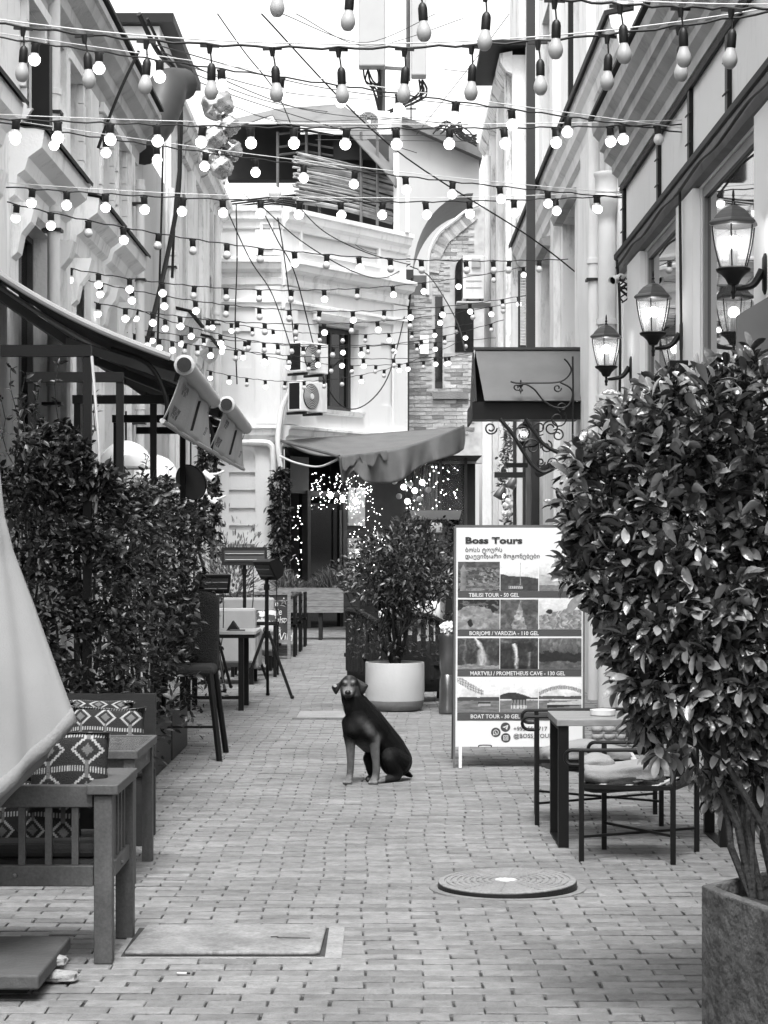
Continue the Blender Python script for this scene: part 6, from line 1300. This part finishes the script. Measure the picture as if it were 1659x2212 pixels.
def cctv(label, c, yaw, pitch=.3, s=1.0):
    t = thing('security_camera', label, 'camera', c); R_ = Matrix.Rotation(yaw, 3, 'Z') @ Matrix.Rotation(math.radians(90)+pitch, 3, 'X')
    MB().lathe([(.001,-.08*s),(.034*s,-.08*s),(.036*s,.06*s),(.04*s,.075*s),(.034*s,.076*s),(.03*s,.05*s)], c, 16, mat=R_, cap=False).build('housing', WHITEP, t, smooth=True); MB().lathe([(.031*s,.055*s),(.001,.055*s)], c, 16, mat=R_).build('lens', GLASSD, t)
    MB().tube([Vector(c) + R_ @ Vector((0,0,-.06*s)), Vector(c) + Vector((.07*s,.05*s,.03*s)), Vector(c) + Vector((.15*s,.05*s,.06*s))], .012*s, 8).build('mount', WHITEP, t)
cctv('security camera beside the white drainpipe with coiled wires', W(1332, 603, 17.4), -.7)
cctv('white security camera above the dome lamps on the left', W(452, 1030, 21), .9, .5); cctv('second white security camera hanging near the ivy strips', W(460, 1082, 24), .9, .5)
w_ = thing('coiled_wire', 'tangle of wire hanging under the right security camera', 'wire', W(1350, 625, 17.4)); mb = MB(); rr = random.Random(4)
for i in range(4): mb.tube(smooth_path([W(1350 + rr.uniform(-14,12), 600 + k*8 + rr.uniform(-6,6), 17.35 + rr.uniform(-.03,.03)) for k in range(7)], 4), .007, 5)
mb.build('wire', CABLE, w_)
FOIL = M('foil', .5, .22, .12, 3, .5, 9, metal=.95)
for i, (px, py, rp, lab) in enumerate(((470, 226, 37, 'topmost silver foil balloon of the bunch on the left'), (497, 272, 24, 'small silver foil balloon second from the top'), (462, 300, 30, 'silver foil balloon in the middle of the bunch'), (500, 326, 26, 'rightmost silver foil balloon of the bunch'), (452, 342, 26, 'leftmost silver foil balloon of the bunch'), (478, 362, 27, 'lowest silver foil balloon of the bunch'))):
    c = W(px, py, 28.5 - .1*(i % 3)); t = thing('foil_balloon', lab, 'balloon', c, 'bunch of silver foil balloons'); rr_ = rp*28.5/FPX; s_ = i*2.1
    MB().blob(c, rr_, 36, lambda d: .9 + .09*math.sin(d.x*6+s_)*math.sin(d.z*7+s_) + .05*math.sin(d.x*17+d.y*11+s_)*math.sin(d.z*19) + .03*abs(math.sin(d.z*23+d.x*31+s_))).build('skin', FOIL, t, smooth='all')
    MB().tube([c - Vector((0,0,rr_*.9)), W(485, 400, 28.6)], .004, 4).build('ribbon', WIREW, t)
# shop board and black box at right
sbd = thing('shop_board', 'grey board with white fork emblem at the right edge above the bush', 'sign', W(1610, 800, 9.6)); a, b = W(1592, 672, 9.6), W(1700, 810, 9.6)
MB().prism([(a.x, b.z), (b.x, b.z), (b.x, a.z+.12), (a.x, a.z-.02)], lambda x, z, y: (x, y, z), 9.6, 9.63).build('board', MGREY, sbd)
for k in range(4): MB().tube([W(1607+k*6, 752, 9.59), W(1605+k*6, 765, 9.59), W(1604+k*6, 790, 9.59)], .003, 5).build('fork_tine', WHITEP, sbd)
bbx = thing('black_box', 'plain black metal box rising behind the top of the bush', 'box', W(1467, 850, 13.4)); p, q_ = W(1447, 778, 13.4), W(1487, 860, 13.4)
MB().box(p.x, q_.x, 13.4, 13.5, .9, p.z).build('panel', BLACK, bbx, bevel=.004); MB().box(p.x+.02, q_.x-.02, 13.42, 13.48, .012, .899).build('stand', BLACK, bbx)
# ---------------------------------------------------------------- string lights
def socket_mesh():
    mb = MB().lathe([(.016,0),(.026,-.004),(.027,-.056),(.022,-.062)], (0,0,0), 10).lathe([(.006,.012),(.006,0)], (0,0,0), 6).bar((-.03,0,0), (.03,0,0), .010, .012); return mb
def bulb_mesh(r_): return MB().lathe([(.001, -.058-2.1*r_), (r_*.42, -.058-2.02*r_), (r_*.76, -.058-1.76*r_), (r_*.97, -.058-1.35*r_), (r_, -.058-1.05*r_), (r_*.9, -.058-.62*r_), (r_*.66, -.058-.25*r_), (r_*.6, -.050)], (0,0,0), 14)
sk0 = socket_mesh().build('socket', SOCK, None, smooth=True); b_on = bulb_mesh(.038).build('bulb', BULB_ON, None, smooth='all'); b_on.data.materials.append(BULB_OFF)
for p_ in b_on.data.polygons: p_.material_index = 1 if p_.center.z > -.058-.75*.038 else 0
b_off = bulb_mesh(.037).build('bulb', BULB_OFF, None, smooth='all'); PEND = M('pendant_frosted', .33, .3, .03, 3)
b_big = MB().lathe([(.001,-.142),(.016,-.139),(.026,-.128),(.032,-.111),(.0325,-.098),(.029,-.084),(.022,-.066),(.018,-.055),(.017,-.05)], (0,0,0), 16).build('bulb', PEND, None, smooth='all')
dsk = MB().tube(smooth_path([(0,0,0), (.004,0,-.03), (.008,0,-.06), (.010,0,-.085)], 4), .004, 6).lathe([(.009,-.08),(.017,-.09),(.0205,-.104),(.0205,-.155),(.018,-.16)], (.010,0,0), 12).bar((-.045,0,0), (.045,0,0), .011, .014).lathe([(.016,.004),(.01,-.035)], (0,0,0), 8).build('socket', SOCK, None, smooth=True)
protos = [sk0, b_on, b_off, b_big, dsk]
PM = {o: o.data for o in protos}
ME_S, ME_ON, ME_OFF, ME_BIG, ME_D = [o.data for o in protos]
for o in protos: bpy.data.objects.remove(o)
def quad3(p):
    (a, b, c) = p; A = np.array([[x*x, x, 1] for x, _ in p], float); return np.linalg.solve(A, np.array([y for _, y in p], float))
def plan(px, YL, YR):                               # point of the cable's plan line seen at column px
    k = (px - CX)/FPX; m = (YR - YL)/(XR - XL); X = k*(YL - m*XL)/(1 - k*m); return X, YL + m*(X - XL)
def string(label, pts, YL, YR, bulbs, lit, drop=False, wire=True, pxr=None, seed=0, rext=None):
    co_ = quad3(pts); rr = random.Random(seed); f = lambda px: co_[0]*px*px + co_[1]*px + co_[2]
    t = thing('string_lights', label, 'string lights', W(pts[1][0], pts[1][1], plan(pts[1][0], YL, YR)[1]), 'light strings across the alley')
    def P3(px, dy=0): X, Y = plan(px, YL, YR); return Vector((X, Y, CAMH - (f(px)+dy-HZ)*Y/FPX))
    pl = CX + XL*FPX/YL; pr_ = CX + XR*FPX/YR; a = max(pl, pts[0][0]-260) if pxr is None else pxr[0]; b = min(pr_, pts[2][0]+220) if pxr is None else pxr[1]
    MB().tube([P3(a + (b-a)*i/60) + Vector((0,0,.006*math.sin(i*2.2+seed))) for i in range(61)], .0055 if not drop else .0062, 6).build('cord', CABLE, t, smooth=True)
    if wire: MB().tube([P3(a + (b-a)*i/40, -9) + Vector((0,0,.0)) for i in range(41)], .0035, 5).build('support_wire', WIREW, t)
    o_ = OFF[t.name]
    for i, px in enumerate(bulbs):
        p = P3(px); sw = rr.uniform(-.12, .12)
        s_ = bpy.data.objects.new('socket', ME_D if drop else ME_S); COL.objects.link(s_); s_.parent = t; s_.location = p - o_ - Vector((0,0,.008)); s_.rotation_euler = (rr.uniform(-.08,.08), sw, rr.uniform(-.3,.3))
        on = (lit if isinstance(lit, (int, float)) else 0) > rr.random() if not isinstance(lit, (list, tuple)) else (i in lit)
        g_ = bpy.data.objects.new('bulb', ME_ON if on else (ME_BIG if drop else ME_OFF)); COL.objects.link(g_); g_.parent = s_
        if drop and on: g_.data = ME_BIG
        if drop: g_.location = (.010, 0, -.107)
    return t
def rng_(a, b, n): return [a + (b-a)*i/(n-1) for i in range(n)]
ORD = ['first', 'second', 'third', 'fourth', 'fifth', 'sixth', 'seventh', 'eighth', 'ninth', 'tenth', 'eleventh', 'twelfth', 'thirteenth', 'fourteenth', 'fifteenth', 'sixteenth']
string('topmost light string whose pendant bulbs are cut by the picture top', [(755,-62),(1198,-2),(1580,18)], 9.0, 8.7, [755,905,1049,1198,1339,1470,1580,600], [], True)
string('black cord with large pendant bulbs crossing the sky at the top', [(50,58),(731,104),(1466,56)], 9.6, 9.4, [50,182,316,453,588,731,874,1019,1162,1312,1466], [], True, pxr=(-420,1740))
string('sloping lit string just below the pendant bulbs', [(77,92),(607,167),(1343,268)], 12.5, 14.5, [77,214,345,478,607,735,862,985,1105,1227,1343], .97)
string('level lit string running to the black strip on the shop', [(35,258),(749,277),(1420,270)], 13.0, 14.5, [35,125,238,339,438,541,635,749,855,972,1088,1200,1318,1420], .93)
string('lit string sloping from left wall to the white hopper', [(117,283),(656,356),(1288,422)], 15.0, 17.9, [35,117,229,338,445,551,656,767,876,978,1079,1183,1288], .93)
string('level lit string in front of the corner building parapet', [(70,408),(736,436),(1297,425)], 15.5, 17.9, [70,144,228,311,396,481,563,648,736,827,919,1014,1110,1200,1290], .97)
string('half lit string below the parapet of the corner building', [(36,442),(564,536),(1165,562)], 16.2, 23.5, [36,110,191,266,343,416,490,564,636,706,775,843,910,1006,1065,1100,1165], .35, wire=False)
string('string of mixed bulbs across the main cornice', [(152,580),(630,627),(1140,575)], 19.5, 29, [152,213,280,350,420,488,560,630,700,772,848,915,990,1065,1130], .6, wire=False)
string('string just under the main cornice with mixed bulbs', [(218,612),(690,672),(1125,640)], 20.2, 30, [218,285,355,422,490,560,625,690,762,830,885,955,1015,1085,1120], .6, wire=False)
string('string across the top of the upper window', [(213,655),(640,700),(1100,655)], 20.8, 31, [213,271,330,389,450,512,572,640,700,760,815,885,950,1020,1060,1088], .55, wire=False)
string('string across the middle of the upper window', [(295,668),(650,748),(1090,690)], 23.5, 34, [295,357,413,476,538,600,655,720,780,850,910,960,1005,1060], .55, wire=False)
string('string passing in front of the upper air conditioner', [(291,722),(625,768),(1010,768)], 24.0, 36, [291,318,344,372,400,426,455,510,570,625,685,738,785,850,940,970], .65, wire=False)
string('string level with the lower half of the window', [(300,712),(600,742),(1010,735)], 24.6, 37, [330,392,440,480,530,570,630,690,740,795,850,900,940,1005], .5, wire=False)
string('lowest light string above the canvas awning', [(455,802),(690,822),(905,775)], 33.0, 36, [455,495,533,573,616,657,700,740,780,830,880], .45, wire=False, pxr=(446,1000))
string('sparse string between the two air conditioners', [(470,742),(720,788),(1000,765)], 31.0, 37, [480,525,575,622,668,715,760,812,862,915,962], .6, wire=False, pxr=(455,1010))
string('fine string crossing the window just under its head', [(455,690),(720,722),(1010,700)], 29.0, 38, [460,500,545,590,640,690,740,790,840,890,938,985], .5, wire=False, pxr=(440,1020))
# ---------------------------------------------------------------- overhead cables
def cable(label, pts, r_=.009, mat=None, n=8):
    P = [W(*p) for p in pts]; t = thing('overhead_cable', label, 'cable', P[0], 'loose cables over the alley'); MB().tube(smooth_path(P, n), r_, 6).build('wire', mat or CABLE, t, smooth=True)
cable('long straight black cable slanting across the whole alley', [(565,30,22),(840,312,24),(1145,512,25),(1300,636,25.2)], .009)
cable('thin cable from the picture top down past the pendant string', [(470,30,24),(528,112,25),(600,205,27),(640,300,30)], .008)
cable('looping cable hanging from the junction box to the air conditioner', [(560,440,36),(600,520,36.5),(640,600,37),(700,820,38),(760,884,38.5),(830,830,39.5),(870,700,41),(885,600,42)], .012)
cable('steep black cable crossing the corner pilaster', [(480,430,34),(540,560,35),(590,640,36),(640,790,37)], .011)
cable('second steep cable beside the corner pilaster', [(600,470,36),(612,540,36.5),(625,640,37),(636,740,37.3)], .011)
cable('long sagging cable in front of the parapet panel', [(560,440,34),(650,520,36),(760,585,38),(830,600,40),(886,570,42)], .010)
cable('thin pale line from terrace down across parapet', [(640,440,38),(700,500,38.5),(790,545,39.5),(885,572,41)], .010)
cable('thick cable bundle falling along the far left wall', [(300,30,26),(340,110,26.5),(380,160,27),(388,280,27),(385,420,27),(360,560,26.5),(318,740,25)], .035)
cable('second thick cable beside the falling bundle', [(318,40,26.4),(352,110,26.8),(386,170,27.2),(392,300,27.2),(378,450,27.1),(372,600,27)], .022)
for i, (a, b, c) in enumerate((((330,95,24),(700,190,34),(1080,235,40)), ((345,110,25),(650,235,36),(880,262,46)), ((360,130,26),(620,200,38),(800,215,50)), ((395,150,28),(640,232,40),(1010,270,48)), ((400,165,28),(560,225,36),(900,330,45)))):
    cable('thin utility wire fanning out from the left eaves, %s from the top' % ORD[i], [a, b, c], .008)
for i, (a, b, c) in enumerate((((610,30,30),(790,92,40),(940,30,42)), ((640,30,30),(800,100,40),(1000,40,42)), ((1100,30,34),(1010,150,40),(900,290,46)), ((960,150,38),(1120,165,34),(1250,150,26)))):
    cable('slack thin wire against the sky near the antenna, %s of four' % ORD[i], [a, b, c], .007)
for i in range(9): cable('thin wire strung from the terrace toward the junction box, %s from the left' % ORD[i], [(500+i*26, 415+4*i, 39.5), (620+i*22, 505+i*4, 40), (760+i*12, 560-(i%3)*8, 41), (886, 574-i*3, 42)] if i % 2 else [(505+i*22, 230+i*9, 33), (640+i*16, 262+i*5, 38), (960+i*8, 250+i*7, 44)], .006)
cable('vertical cable running down beside the white drainpipe on the left', [(352,300,27),(350,420,27),(346,560,27),(340,760,27)], .014); cable('wire hanging down the white end wall', [(510,440,37.6),(512,560,37.6),(508,700,37.6),(512,830,37.6)], .012)
cable('diagonal propped cable on the near left wall', [(300,110,20),(262,190,20),(230,270,20),(212,320,20)], .016); cable('wire strung from brick junction box to the side canopy', [(886,575,42),(930,600,40),(985,690,36),(1005,760,33)], .012); cable('grey wire dropping from the junction box along the brick wall', [(890,600,42),(880,700,42.5),(870,830,42.5),(862,930,42)], .02)
